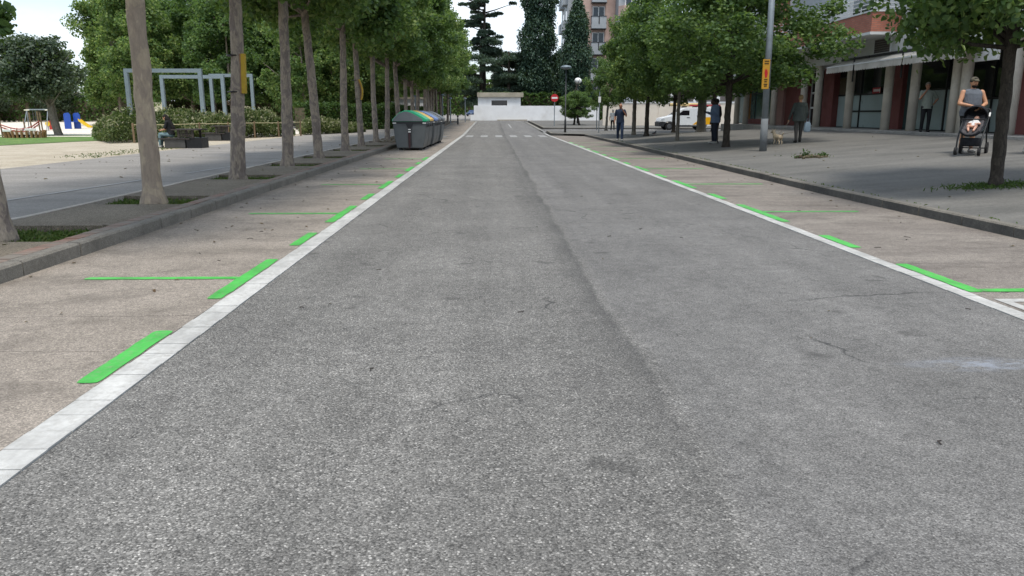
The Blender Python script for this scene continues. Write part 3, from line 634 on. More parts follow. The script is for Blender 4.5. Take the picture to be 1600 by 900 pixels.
def plane_tree(loc, label, group=None, var=0, pts=None, r0=.17, sc=1.0, rz=0.0, shared=None, crown_dz=0.0):
    t = thing('plane_tree', label, 'tree', loc, rz, group, sc); me, cc = PLC[var % 4]
    pts = pts or [(0, 0, 0), (.05, 0, 2), (.02, .05, 4), (0, 0, 6.5), (0, 0, 9)]
    if shared is None:
        rg = np.random.default_rng(var+50); cc = cc+np.array([0, 0, crown_dz]); tm = trunk_mesh('trunk', M['pale_bark' if var == 1 else 'plane_bark'], pts, [r0, r0*.88, r0*.78, r0*.5, r0*.15], limbs_for(pts, cc, rg, 13, 4.2, .05), 14, seed=var)
    else: tm = shared
    piece(tm, 'trunk', t, (0, 0, min(0, crown_dz) if shared is not None else 0)); c = piece(me, 'crown', t, (pts[2][0]*.6, pts[2][1], crown_dz)); return t, tm
ordn = ['first', 'second', 'third', 'fourth', 'fifth', 'sixth', 'seventh', 'eighth']
R0 = [.17, .148, .15, .15, .145, .14, .135, .135]
for i, (t, px) in enumerate(zip(TREES, TREE_PX)):
    top = atY(px[2], px[3], t[1]); hx = (top[0]-t[0])/(top[2]-t[2])
    pts = [(0, 0, 0), (hx*2+rng.normal(0, .03), 0, 2), (hx*4, .05, 4), (hx*6.3, 0, 6.5), (hx*7, 0, 9)]
    extra = {0: 'cut off by nothing, stout pale trunk'}.get(i)
    lab = ['plane tree with cracked grey bark, last of the kerbside row opposite the loading bay box', 'plane tree with a thick pale smooth trunk in a grassy pit', 'plane tree with a straight yellow board strapped to its trunk', 'plane tree just past the tree with the straight yellow board', 'plane tree with a leaning pale-footed trunk before the waste containers', 'plane tree with mottled trunk next before the tree with the curved yellow board', 'plane tree with a curved yellow board on its crooked trunk', 'plane tree beside the kerb right at the dark waste container end'][i]
    plane_tree(t, lab, 'kerbside plane trees', i, pts, R0[i], crown_dz=[.7, .6, .3, .3, .35, .3, .3, .2][i], rz=0)
T0_ = [o for o in COL.objects if o.name.startswith('plane_tree')][0]; rg = np.random.default_rng(3); n = 150
sp = [atY(x, y, 8.3)-TREES[0] for x, y in ((-14, 8), (-2, 22), (4, 34), (-4, 48), (-16, 36))]; sp = np.array(sp)[rg.integers(0, 5, n)]+rg.normal(0, .06, (n, 3)); V, F = leafcloud(sp, rg.normal(0, 1, (n, 3)), .10, rg, droop=.8); piece(bulk('low_sprig', V, F, M['plane_leaf']), 'low_sprig', T0_)
piece(MB().tube([(-.05, 0, 3.9), (.1, -.05, 3.4), (.14, -.1, 2.75)], [.02, .012, .005], 6).mesh('twig', M['plane_bark']), 'twig', T0_)
SHT = []
for i in range(4):
    pts = [(0, 0, 0), (.06*(-1)**i, 0, 2), (.1*(-1)**i, .05, 4), (0, 0, 6.5), (0, 0, 9)]; rg = np.random.default_rng(i+90)
    SHT.append((pts, trunk_mesh('trunk', M['plane_bark'], pts, [.14, .125, .11, .07, .02], limbs_for(pts, PLC[i][1], rg, 12, 3.6, .06), 8, seed=i+30)))
def plane_far(x, y, label, group, i, sc=1.0, dz=-.4):
    pts, tm = SHT[i % 4]; plane_tree((x, y, float(left(x, y))), label, group, i, pts, sc=sc, rz=rng.uniform(0, 6.28), shared=tm, crown_dz=dz)
y = TREES[-1][1]+4.2; i = 0
while y < 92:
    nm = 'plane tree beside the row of waste containers' if y < 46 else 'plane tree of the kerbside row beyond the waste containers'
    plane_far(-5.45+rng.normal(0, .12), y+rng.normal(0, .25), nm, 'kerbside plane trees beside and beyond the containers', i, rng.uniform(.95, 1.12), [.3, .1, -.3, -.5][min(i, 3)]); y += 4.15; i += 1
for y in np.arange(69, 97, 6.4):
    plane_far(-9.6+rng.normal(0, .3), y, 'plane tree in the inner row along the park path', 'inner row of plane trees', i, rng.uniform(1.0, 1.2), -.7); i += 1
for y in np.arange(98, 190, 9.5):
    plane_far(-15.2+rng.normal(0, .3), y, 'plane tree lining the street beyond the white wall', 'far street plane trees', i, rng.uniform(1.1, 1.3), -.6); i += 1
for (x, y, s) in ((-38, 84, 1.25), (-31.5, 72, 1.12), (-26.5, 76, 1.2), (-23, 70, 1.05), (-19, 74, 1.2), (-29.5, 92, 1.3), (-22, 84, 1.2), (-15, 78, 1.15), (-13.6, 69, 1.1), (-36, 77, 1.1), (-18, 92, 1.3), (-14, 90, 1.2), (-34, 90, 1.3), (-15.8, 66.5, .95), (-11.5, 75, 1.1), (-40, 93, 1.3), (-17.5, 82, 1.15)):
    plane_far(x, y, 'large plane tree standing among the park trees', 'park trees behind the playground', i, s*1.28, -2.2); i += 1
# hanging sprig of the near tree is part of its crown; small olive-like park tree
oc, occ = crown('olive_crown', M['olive_leaf'], 77, 2.5, 5.5, 2.5, 130, 150, .17, lambda t: .55+.45*math.sin(math.pi*min(1, t+.12)), cr=(.45, .85), inner=.12)
p = gp(91, 212, left); t = thing('holm_oak', 'rounded dark grey-green tree with two trunks on the lawn', 'tree', p)
pts = [(0, 0, 0), (-.25, 0, 1.2), (-.35, 0, 2.6), (-.2, 0, 4), (-.2, 0, 5)]; rg = np.random.default_rng(5)
piece(trunk_mesh('trunk', M['grey_bark'], pts, [.2, .17, .14, .1, .04], limbs_for(pts, occ, rg, 14, 1.6, .06), 10, seed=3), 'trunk', t)
pts2 = [(-.55, 1.2, 0), (-.6, 1.0, 1.2), (-.65, .8, 2.6), (-.5, .5, 4)]
piece(trunk_mesh('trunk', M['grey_bark'], pts2, [.17, .14, .12, .06], [], 10, seed=4), 'trunk', t); piece(oc, 'crown', t, (-.9, 0, 0))
i0 = 0
for (x, y, s, dz) in ((-60, 80, 1.1, -.6), (-56, 88, 1.2, -.6), (-66, 84, 1.1, -.8), (-50, 92, 1.3, -.6), (-72, 90, 1.2, -.8)):
    t = thing('park_tree', 'low bushy dark tree at the back of the playground', 'tree', (x, y, float(left(x, y))), rng.uniform(0, 6), 'bushy trees behind the playground', s*.85)
    piece(oc, 'crown', t, (0, 0, dz-.6)); piece(SHT[0][1], 'trunk', t, sc=(1, 1, .55))
# lindens on the right
def linden_set(seed, z0, z1, R, ncl, per, size=.15):
    me, cc = crown('linden_crown', M['linden_leaf'], seed, z0, z1, R, ncl, per, size, lambda t: (.55+.5*math.sin(math.pi*min(1, t*.95+.14))) if t < .75 else max(.12, 1.02-(t-.75)*3.2), cr=(.35, .7), inner=.08, droop=.8)
    return me, cc
LC = [linden_set(201, 2.3, 7.2, 2.5, 110, 170, .125), linden_set(202, 2.2, 7.0, 2.3, 100, 170, .125), linden_set(203, 2.25, 7.4, 3.1, 165, 180, .12), linden_set(204, 2.5, 6.2, 2.15, 150, 260, .098)]
def linden(p, label, var, r0, top=None, sc=1.0, bark='linden_bark', cdx=0.0, group=None, rz=0.0, cdz=0.0, cs=(1, 1, 1)):
    t = thing('linden_tree', label, 'tree', p, 0, group, sc); me, cc = LC[var]
    hx = 0 if top is None else (top[0]-p[0])/(top[2]-p[2])
    pts = [(0, 0, 0), (hx*1.2, 0, 1.2), (hx*2.4, 0, 2.4), (hx*3.5+cdx*.4, 0, 4), (cdx, 0, 5.6)]; rg = np.random.default_rng(var+7)
    c2 = cc*np.array(cs)+np.array([cdx, 0, cdz])
    piece(trunk_mesh('trunk', M[bark], pts, [r0, r0*.9, r0*.85, r0*.55, r0*.15], limbs_for(pts, c2, rg, 18, 2.2, .045), 12, seed=var), 'trunk', t)
    piece(me, 'crown', t, (cdx, 0, cdz), rz, cs); return t
p = gp(1555, 290, plaza); LT0 = linden(p, 'linden tree with hanging pale bracts in a weedy pit near the stroller', 3, .10, atY(1581, 60, p[1]), cdx=.1, cdz=-.1)
rg = np.random.default_rng(9); cc = LC[3][1]; idx = rg.integers(0, len(cc), 900); P = cc[idx]+rg.normal(0, .32, (900, 3)); P[:, 2] -= .1
V, F = leafcloud(P, rg.normal(0, 1, (900, 3)), .1, rg, aspect=.35, droop=2.5, up=.1); piece(bulk('bract', V, F, M['bract']), 'flower_bracts', LT0, (.1, 0, -.1))
p = gp(1134, 229.5, plaza); linden(p, 'dense dark linden tree beside the two standing men', 2, .125, cdx=.25, cs=(1.08, 1.0, .84), cdz=.3)
p = gp(1095, 206, plaza); linden(p, 'thick-trunked linden tree in front of the white van', 2, .33, bark='grey_bark', rz=2.0, sc=1.05, cdz=.3)
p = gp(1058, 219.5, plaza); linden(p, 'slim grey linden tree before the front door of the van', 0, .085, bark='grey_bark', rz=1.0)
p = gp(1010, 212.5, plaza); linden(p, 'dark-stemmed linden tree with a pigeon at its foot', 1, .13, rz=2.2)
p = gp(990, 210.5, plaza); linden(p, 'pale grey-stemmed linden tree beside the man in navy', 0, .13, bark='grey_bark', rz=4.0, cs=(.85, .85, .95))
p = gp(947, 203, plaza); linden(p, 'linden tree leaning behind the pedestrian in white', 1, .1, atY(951, 150, p[1]), rz=3.0, bark='grey_bark', cs=(.62, .7, .72), cdz=.4)
# lindens further off, past the side street
for k, (x, y, top, lab) in enumerate(((905, 195.5, 899, 'small round linden tree with leaning stem beside the street lamp'), (897, 195, 901, 'small linden tree with inclined stem behind the no-entry sign'), (1027, 190, 1026, 'small clipped linden tree by the beige wall and litter bin'))):
    p = gp(x, y, rs2); tp = atY(top, 160, p[1]); linden(p, lab, 1, .13, tp, sc=.78, cdz=-.35, rz=k*2.0, cs=(.8, .8, .62) if k < 2 else (1.15, .8, .55))
for k, (x, y) in enumerate(((13.0, 46), (12.5, 54))):
    linden((x, y, float(plaza(x, y))), 'linden tree in the back row near the shops', k, .13, group='back row of lindens', rz=k*1.3)
# cypresses, cedar and pines behind the white wall
def cyp(seed, H, R, z0, nn, power=.5):
    rg = np.random.default_rng(seed); ncl = nn; t = rg.uniform(0, 1, ncl); a = rg.uniform(0, 6.28, ncl)
    prof = (np.clip(np.minimum(t*6+.45, (1.02-t)*power), 0, 1)**.6)*(.86+.14*np.sin(t*17+seed)); rr = R*prof*np.sqrt(rg.uniform(.3, 1, ncl))*(1+.28*np.sin(a*2+t*9+seed)*np.cos(t*14+a))
    c = np.stack([rr*np.cos(a), rr*np.sin(a), z0+(H-z0)*t], 1); idx = np.repeat(np.arange(ncl), 26); n = len(idx)
    d = rg.normal(0, 1, (n, 3)); d /= np.linalg.norm(d, axis=1)[:, None]; P = c[idx]+d*(rg.uniform(.1, 1, n)**.5*.62)[:, None]*np.array([.8, .8, 1.5])
    V, F = leafcloud(P, d, .32, rg, aspect=.6, blade=True); return bulk('cypress_crown', V, F, M['cypress_leaf'])
def cypress(px, Y, label, H, R, z0, seed, n, power=.5):
    x = atY(px, 170, Y)[0]; t = thing('cypress_tree', label, 'tree', (x, Y, float(rise(Y))+.1))
    piece(trunk_mesh('trunk', M['linden_bark'], [(0, 0, 0), (0, 0, z0+1), (0, 0, H*.6)], [.35, .28, .1], [((0, 0, z0*.7), (.9, 0, z0+2), .14), ((0, 0, z0*.7), (-.9, .2, z0+2), .14)], 8, seed=seed), 'trunk', t)
    piece(cyp(seed, H, R, z0, n, power), 'crown', t); return t
cypress(840, 112, 'tall broad dark cypress with bare forked trunk behind the white wall', 18.6, 2.5, 3.6, 31, 1000, 7.0)
cypress(900, 107, 'shorter pointed dark cypress in front of the brick tower', 14.9, 2.25, 3.0, 32, 620, 1.9)
cypress(868, 116, 'low dark conifer between the two cypresses', 9.0, 2.0, .8, 33, 320, 3.0)
def conifer_pads(name, label, px, Y, H, pads, lean=0, trunk=True, r=.35):
    x = atY(px, 170, Y)[0]; t = thing(name, label, 'tree', (x, Y, float(rise(Y))+.1)); rg = np.random.default_rng(int(px))
    Cs = []; 
    lim = []
    for (dx, dy, z, rx, rz_) in pads:
        n = int(700*rx); a = rg.uniform(0, 6.28, n); q = np.sqrt(rg.uniform(0, 1, n)); P = np.stack([dx+rx*q*np.cos(a), dy+rx*.8*q*np.sin(a), z+rg.normal(0, rz_*.4, n)-q*q*rx*.18], 1); Cs.append(P)
        lim.append(((0, 0, max(1, z-abs(dx)*.35)), (dx, dy, z-.1), .13))
    P = np.concatenate(Cs); V, F = leafcloud(P, rg.normal(0, .5, P.shape), .3, rg, aspect=.35, up=.9, droop=.5); piece(bulk('cedar_crown', V, F, M['cedar_leaf']), 'crown', t)
    piece(trunk_mesh('trunk', M['linden_bark'], [(0, 0, 0), (0, 0, H*.5), (lean, 0, H)], [r, r*.75, r*.25], lim, 8, seed=4), 'trunk', t)
rg = np.random.default_rng(66)
pads = []
for k in range(44):
    z = rg.uniform(10.5, 22); a = rg.uniform(0, 6.28); L = rg.uniform(.5, 1)*(4.6-abs(z-18)*.25); m_ = rg.integers(1, 4)
    for q in range(m_): u = (q+1)/m_; pads.append((L*math.cos(a)*u, L*math.sin(a)*u, z+rg.normal(0, .25)-.15*u*u, rg.uniform(.45, 1.0), .22))
conifer_pads('cedar_tree', 'tall open cedar with bare upper trunk and layered branches', 757, 118, 21, pads, .3, r=.3)
conifer_pads('cedar_tree', 'low spreading blue-green cedar behind the white gatehouse', 795, 113, 9.3, [(rg.normal(0, 2.2), rg.normal(0, 1), z, 2.5-(z-2)*.12, .4) for z in np.linspace(2.2, 9, 15)], 0)
conifer_pads('cedar_tree', 'dark spreading cedar between the plane trees and the gatehouse', 752, 117, 11.5, [(rg.normal(0, 2.2), rg.normal(0, 1), z, 2.7-(z-2)*.12, .5) for z in np.linspace(2.5, 11, 17)], 0)
conifer_pads('cedar_tree', 'round-topped dark cedar beside the tall broad cypress', 815, 120, 10.2, [(rg.normal(0, 1.8), rg.normal(0, 1), z, 2.6-(z-2)*.12, .5) for z in np.linspace(2.5, 9.6, 14)], 0)
# hedges and planting beds

def mass(name, label, cat, pts, zfun, height, n, size, mat, bl=False, kind=None, aspect=.7, jit=.25, group=None):
    """foliage filling an upright box region given by a function of two unit coordinates"""
    rg = np.random.default_rng(len(label)+n); u = rg.uniform(0, 1, (n, 2)); P = np.array([pts(a, b) for a, b in u]); h = np.array([height(a, b) for a, b in u])
    zz = h*rg.uniform(0, 1, n)**.55; C = np.stack([P[:, 0]+rg.normal(0, jit*.3, n), P[:, 1]+rg.normal(0, jit*.3, n), np.array([float(zfun(*q)) for q in P])+zz+.03], 1)
    D = rg.normal(0, .6, (n, 3)); V, F = leafcloud(C, D, size, rg, aspect=aspect, blade=bl, rnd=.7); return piece(bulk(name, V, F, mat), name, None)
def hedge(label, p0, p1, depth, h, n, size=.13, core=True):
    t = thing('hedge', label, 'hedge', ((p0[0]+p1[0])/2, (p0[1]+p1[1])/2, float(left(0, (p0[1]+p1[1])/2))))
    d = np.array(p1)-np.array(p0); L = np.linalg.norm(d); d = d/L; nn = np.array([-d[1], d[0]]); o = np.array(t.location)
    rg = np.random.default_rng(int(L*100)); k = rg.integers(0, 3, n); u = rg.uniform(0, L, n); v = rg.uniform(0, depth, n); z = rg.uniform(0, h, n)
    v = np.where(k == 0, rg.normal(.05, .06, n), v); z = np.where(k == 1, h+rg.normal(0, .07, n), z)
    P = np.array(p0)[None]+d*u[:, None]+nn*v[:, None]; bum = .1*np.sin(u*2.3)+.08*np.sin(u*5.1)
    C = np.stack([P[:, 0]-o[0], P[:, 1]-o[1], z*(1+bum/h)], 1); V, F = leafcloud(C, rg.normal(0, .6, (n, 3)), size, rg, aspect=.8); piece(bulk('foliage', V, F, M['hedge_leaf']), 'foliage', t)
    mb = MB(); c = (np.array(p0)+np.array(p1))/2+nn*depth*.5; mb.box((c[0]-o[0], c[1]-o[1], h*.47), (L*.98, depth*.8, h*.86), math.atan2(d[1], d[0])); mb.build('stems', M['soil'], t)
a, b = atY(478, 190, 58), atY(640, 190, 66)
hedge('tall clipped dark green hedge behind the low grey bushes', (a[0], 58), (b[0], 66), 1.6, 1.85, 16000)
hedge('long clipped hedge along the park path further down the street', (-7.6, 72), (-7.6, 96), 1.2, 1.5, 7000, .18)
hedge('dark hedge at the back of the playground', (-90, 88), (-12, 94), 1.5, 2.6, 16000, .3)
hedge('clipped hedge closing off the left end of the playground', (-70, 60), (-46, 72), 1.5, 2.0, 10000, .2)
hedge('dark shrubbery filling the ground behind the white wall', (-2.0, 109.5), (40, 109.5), 2.0, 3.4, 14000, .34)
hedge('far dark tree belt closing the street beyond the white wall', (-60, 212), (20, 212), 4.0, 9.0, 16000, .7)
def bed(label, quad, hh, n, seed):
    q = np.array(quad, float); c = q.mean(0); t = thing('flower_bed', label, 'flower bed', (c[0], c[1], float(left(*c)))); t['kind'] = 'stuff'
    rg = np.random.default_rng(seed); u, v = rg.uniform(0, 1, n), rg.uniform(0, 1, n)
    P = (q[0]*((1-u)*(1-v))[:, None]+q[1]*(u*(1-v))[:, None]+q[2]*(u*v)[:, None]+q[3]*((1-u)*v)[:, None])
    H = hh*(.72+.2*np.sin(P[:, 0]*1.9+seed)+.15*np.sin(P[:, 1]*2.7))*np.clip(np.minimum(u, 1-u)*9+.5, 0, 1)*np.clip(np.minimum(v, 1-v)*5+.55, 0, 1)
    z = H*rg.uniform(0, 1, n)**.5; C = np.stack([P[:, 0]-c[0], P[:, 1]-c[1], z], 1); V, F = leafcloud(C, rg.normal(0, .5, (n, 3)), .17, rg, aspect=.45, blade=True); o = piece(bulk('foliage', V, F, M['bed_leaf']), 'foliage', t); o['kind'] = 'stuff'
    m = n//8; k = rg.choice(n, m, replace=False); C = np.stack([P[k, 0]-c[0], P[k, 1]-c[1], H[k]*rg.uniform(.85, 1.12, m)], 1); V, F = leafcloud(C, rg.normal(0, .5, (m, 3)), .14, rg, aspect=.5, blade=True); o = piece(bulk('flower_spikes', V, F, M['bed_flower']), 'flower_spikes', t); o['kind'] = 'stuff'
    n2 = n//2; 
bed('wide shaggy bed of flowering shrubs behind the benches and rope fence', [(-17.3, 35.6), (-11.9, 47.5), (-14.6, 52), (-21, 41.5)], 1.5, 30000, 3)
a, b = gp(498, 206, left), gp(612, 203, left)
bed('low grey-green bushes in front of the clipped hedge', [(-11.9, 50), (-9.2, 57), (-10, 59.5), (-12.8, 52)], 1.0, 9000, 5)
# grass in the tree pits and weeds
def tufts(name, spots, n, size, mat, f):
    rg = np.random.default_rng(n); V_, F_, o = [], [], 0
    for (x0, x1, y0, y1, z) in spots:
        C = np.stack([rg.uniform(x0, x1, n), rg.uniform(y0, y1, n), np.zeros(n)+z+rg.uniform(0, size*.4, n)], 1); V, F = leafcloud(C, rg.normal(0, .5, (n, 3)), size, rg, aspect=.16, blade=True); V_.append(V); F_.append(F+o); o += len(V)
    return tag(piece(bulk(name, np.concatenate(V_), np.concatenate(F_), mat), name, None), kind='stuff')
tag(tufts('pit_grass', [(-6.0, -4.66, py-.58, py+.52, .045+float(rise(py))) for py in pitY if py < 34], 1100, .10, M['grass_blade'], left), 'short weedy grass growing in the tree pits', 'grass')
tag(tufts('path_edge_weeds', [(-13.6, -12.1, 24, 33, .14)], 500, .08, M['grass_blade'], left), 'sparse weeds on the sand beside the path', 'weeds')

# ================================================================== BUILDINGS AND WALLS
# ---- shop building with round columns on the right
FX, GX, FLOOR = 15.6, 17.0, .82
def yA(px, X): return float(atX(px, 178, X)[1])
B = thing('shop_building', 'shop building with round concrete columns, awnings and brick balcony', 'building', (17, 36, 0)); bo = np.array(B.location)
def bp(name, mb, mat, parent=B, **k):
    o = mb.build(name, mat, parent, **k)
    if parent is B: o.location = -B.location
    return o
Y0, Y1 = 17.0, 51.5
bp('stoop', MB().bb(15.05, 26, Y0, Y1, -.2, FLOOR), M['stoop_stone'], bevel=.02)
bp('step', MB().bb(14.7, 15.049, 21, 38.5, -.2, FLOOR-.15), M['stoop_stone'], bevel=.02)
def cols(pxs):
    me = MB().lathe([(.17, 0), (.17, 2.75), (.17, 3.0)], n=20).mesh('column', M['column'], smooth=False)
    me.polygons.foreach_set('use_smooth', [len(p.vertices) == 4 for p in me.polygons])
    for px in pxs: piece(me, 'column', B, (FX-bo[0], yA(px, FX)-bo[1], FLOOR))
cols([1579, 1504, 1489, 1425, 1384, 1325, 1276, 1254, 1208, 1165, 1151])
bp('wall', MB().bb(15.32, 25, Y0, Y1, 3.72, 9.6), M['render_white'])
bp('soffit', MB().bb(15.34, 25, Y0, Y1, 3.66, 3.719), M['render_white'])
bp('roof', MB().bb(15.1, 25.2, Y0-.2, Y1+.2, 9.6, 9.85), M['roof_conc'])
bp('back_wall', MB().bb(GX+.3, 25, Y0+.1, Y1-.1, FLOOR, 3.66), M['maroon'])
def pier(a, b, mat, x=GX-.25): 
    ya, yb = sorted((yA(a, x), yA(b, x))); bp('pier', MB().bb(x, GX+.29, ya, yb, FLOOR, 3.66), mat)
pier(1588, 1690, M['maroon'], GX-.6); pier(1283, 1299, M['maroon'], GX-.3); pier(1390, 1405, M['maroon'], GX-.2); pier(1222, 1256, M['maroon'], GX-.35); pier(1209, 1222, M['pink_render'], GX-.5); pier(1164, 1168, M['orange_tile'], GX-.2)
def shopfront(a, b, rows, cuts=(), frame='black_frame', z0=FLOOR, z1=3.6, fw=.07, name='shop_window', x=GX):
    """glazed front between two pixel columns: rows (height, material) from the floor up"""
    ya, yb = sorted((yA(a, x), yA(b, x))); fr = MB()
    w = bpy.data.objects.new(name, None); COL.objects.link(w); w.parent = B; w.location = -B.location
    edges = [ya]+[yA(c, x) for c in cuts]+[yb]; edges.sort(); zs = [z0]
    for h, _ in rows: zs.append(min(z1, zs[-1]+h))
    zs[-1] = z1
    for e in edges: fr.bb(x-.06, x+.04, e-fw/2, e+fw/2, z0, z1)
    for z in zs: 
        for e0, e1 in zip(edges[:-1], edges[1:]): fr.bb(x-.05, x+.035, e0+fw/2, e1-fw/2, max(z0, z-fw/2), min(z1, z+fw/2))
    f = fr.build('frame', M[frame], w)
    for e0, e1 in zip(edges[:-1], edges[1:]):
        for (h, m), za, zb in zip(rows, zs[:-1], zs[1:]):
            MB().bb(x-.012, x+.012, e0+fw/2-.01, e1-fw/2+.01, za+.01, zb-.01).build('pane', M[m], w)
    return w
shopfront(1503, 1589, [(1.15, 'frosted'), (1.7, 'dark_glass')], (1548,))
shopfront(1430, 1489, [(1.55, 'frosted'), (1.3, 'dark_glass')], (1476,))
shopfront(1406, 1424, [(2.7, 'teal_glass')])
shopfront(1331, 1389, [(.75, 'frosted'), (.75, 'frosted'), (1.3, 'dark_glass')], (1343,))
shopfront(1299, 1330, [(1.5, 'frosted'), (.85, 'warm_glass'), (.5, 'dark_glass')])
shopfront(1257, 1277, [(.95, 'dark_glass'), (.75, 'dark_glass'), (.9, 'dark_glass')], (1266,), frame='white_trim', fw=.1, name='entrance_door')
shopfront(1168, 1209, [(.3, 'frosted'), (1.6, 'teal_glass'), (1.1, 'teal_glass')], (1180, 1192), frame='dark_steel', fw=.05)
bp('parapet', MB().bb(GX-.16, GX-.07, yA(1209, GX-.1), yA(1169, GX-.1), FLOOR, FLOOR+.32), M['maroon'])
shopfront(1152, 1165, [(2.5, 'frosted')], name='side_door')
ysn = yA(1369, GX)
sg = bpy.data.objects.new('window_sign', None); COL.objects.link(sg); sg.parent = B; sg.location = -B.location; sg['label'] = 'small red and white sign hanging in the shop window'
MB().bb(GX-.10, GX-.085, ysn-.36, ysn+.34, 2.34, 2.58).build('sign_plate', M['sign_red'], sg)
mbk = MB()
for k in range(5): mbk.bb(GX-.106, GX-.101, ysn+.24-k*.115-.085, ysn+.24-k*.115, 2.41, 2.51)
mbk.bb(GX-.106, GX-.101, ysn-.35, ysn-.345+.04, 2.36, 2.56); mbk.build('sign_lettering', M['label_white'], sg)
lamp = MB().bb(GX-.34, GX-.30, yA(1240, GX-.3)-.1, yA(1240, GX-.3)+.22, 2.05, 2.4); bp('wall_plate', lamp, M['grey_panel'])
# awnings
def awning(a, b, x0=15.28, x1=14.62, zt=3.66, zb=3.40):
    ya, yb = sorted((yA(a, x1), yA(b, x1))); g = bpy.data.objects.new('awning', None); COL.objects.link(g); g.parent = B; g.location = -B.location
    mb = MB(); n = max(2, int((yb-ya)/.19)); ys = [ya+(yb-ya)*i/n for i in range(n+1)]
    for e0, e1 in zip(ys[:-1], ys[1:]):
        sag = .01*math.sin(e0*9)
        mb.add([(x0, e0, zt), (x0, e1, zt), (x1, e1, zb+sag), (x1, e0, zb+sag)], [(0,1,2,3)])
        pts = [(x1-.005, e0, zb), (x1-.005, e1, zb)]+[(x1-.01+.012*math.sin(6*e0), e1+(e0-e1)*t, zb-.21-.045*math.sin(math.pi*t)) for t in (0, .25, .5, .75, 1)]
        mb.add(pts, [tuple(range(7))])
    c = mb.build('canopy_cloth', M['awning'], g, fix=False); s = c.modifiers.new('thick', 'SOLIDIFY'); s.thickness = .012
    MB().tube([(x0-.02, ya, zt+.06), (x0-.02, yb, zt+.06)], .05, 8).build('roller', M['dark_steel'], g); MB().bb(x1-.02, x1+.02, ya, yb, zb-.015, zb+.035).build('front_bar', M['white_trim'], g)
    for yy in (ya+.05, yb-.05): MB().tube([(x0, yy, zt-.25), (x1+.03, yy, zb)], .02, 6).build('arm', M['dark_steel'], g)
awning(1286, 1326); awning(1328, 1400); awning(1402, 1496)
for px in (1327, 1401): bp('drain_pipe', MB().tube([(14.95, yA(px, 14.95), 2.75), (14.95, yA(px, 14.95), 3.75)], .035, 8), M['black_frame'])
bp('sign_board', MB().bb(15.2, 15.3, yA(1548, 15.25), yA(1513, 15.25), 3.05, 3.95), M['white_trim'], bevel=.01)
# upper windows
def upwin(pa, pb, z0, z1, mat='shutter', x=15.32):
    ya, yb = sorted((yA(pa, x), yA(pb, x))); w = MB(); 
    for (a, b, c, d) in ((ya-.07, yb+.07, z1, z1+.07), (ya-.07, yb+.07, z0-.07, z0), (ya-.07, ya, z0, z1), (yb, yb+.07, z0, z1)): w.bb(x-.05, x+.02, a, b, c, d)
    o = bp('window', w, M['render_white']); sl = MB(); z = z0
    while z < z1-.01: sl.bb(x-.025, x-.004, ya, yb, z, min(z1, z+.075)); z += .085
    sl.build('louvre', M[mat], o)
upwin(1357, 1381, 3.80, 4.32)
for k, (a, b) in enumerate(((1536, 1575), (1600, 1640))): upwin(a, b, 4.1, 5.6)
for a, b in ((1430, 1462), (1480, 1510)): upwin(a, b, 5.9, 7.2)
# balcony
BX0, BX1 = 14.2, 15.319; by0 = yA(1348, BX0); by1 = by0+11.5
bal = bpy.data.objects.new('balcony', None); COL.objects.link(bal); bal.parent = B; bal.location = -B.location
MB().bb(BX0-.04, BX1, by0-.04, by1, 4.36, 4.46).build('slab', M['white_trim'], bal)
bw = MB().bb(BX0, BX0+.12, by0, by1, 4.46, 5.18).bb(BX0+.12, BX1, by0, by0+.12, 4.46, 5.18); bw.build('brick_parapet', M['balcony_brick'], bal)
MB().bb(BX0-.03, BX0+.15, by0-.03, by1, 5.181, 5.24).bb(BX0+.15, BX1, by0-.03, by0+.15, 5.181, 5.24).build('coping', M['white_trim'], bal)
rl = MB()
for z in (5.36, 5.5, 5.64, 5.78): rl.tube([(BX0+.06, by0+.06, z), (BX0+.06, by1, z)], .018, 6).tube([(BX0+.06, by0+.06, z), (BX1, by0+.06, z)], .018, 6)
rl.build('railing', M['white_trim'], bal)
for i in range(12): MB().tube([(BX0+.06, by0+.06+i*1.03, 5.24), (BX0+.06, by0+.06+i*1.03, 5.79)], .02, 6).build('baluster', M['white_trim'], bal)
MB().bb(15.26, 15.318, by0+2.2, by0+4.0, 4.47, 6.7).build('balcony_door', M['dark_glass'], bal); MB().bb(15.27, 15.317, by0+6, by0+11, 4.47, 7).build('recess_panel', M['grey_panel'], bal)
bp('brick_pier', MB().bb(15.0, 15.319, by0+11.5, by0+13.2, 3.75, 9.5), M['balcony_brick']); bp('white_band', MB().bb(15.1, 15.319, by0+13.21, by0+15, 3.75, 9.4), M['white_trim'])
# ---- low white buildings and beige wall across the side street
t = thing('boundary_wall', 'long beige rendered wall along the side street behind the van', 'wall', (34, 75, float(rise(75)))); MB().bb(-23.5, 40, -.12, .12, -.1, 2.2).build('wall', M['beige_wall'], t); MB().bb(-23.6, 40, -.17, .17, 2.2, 2.27).build('coping', M['white_trim'], t)
for k in range(16): MB().bb(-22+k*3.8, -21.8+k*3.8, -.16, -.121, -.1, 2.199).build('pilaster', M['beige_wall'], t)
t = thing('low_building', 'low white building with dark window band behind the beige wall', 'building', (26, 82, float(rise(82)))); MB().bb(-11, 24, 0, 9, -.2, 4.6).build('wall', M['white_wall'], t); MB().bb(-11.2, 24.2, -.3, 9.2, 4.6, 4.85).build('roof', M['roof_conc'], t)
for k in range(6):
    w = MB().bb(-9.5+k*2.4, -7.5+k*2.4, -.03, .02, 2.4, 4.0).build('window', M['shutter'], t); MB().bb(-9.58+k*2.4, -9.5+k*2.4, -.06, .02, 2.35, 4.05).bb(-7.5+k*2.4, -7.42+k*2.4, -.06, .02, 2.35, 4.05).build('frame', M['white_trim'], w)
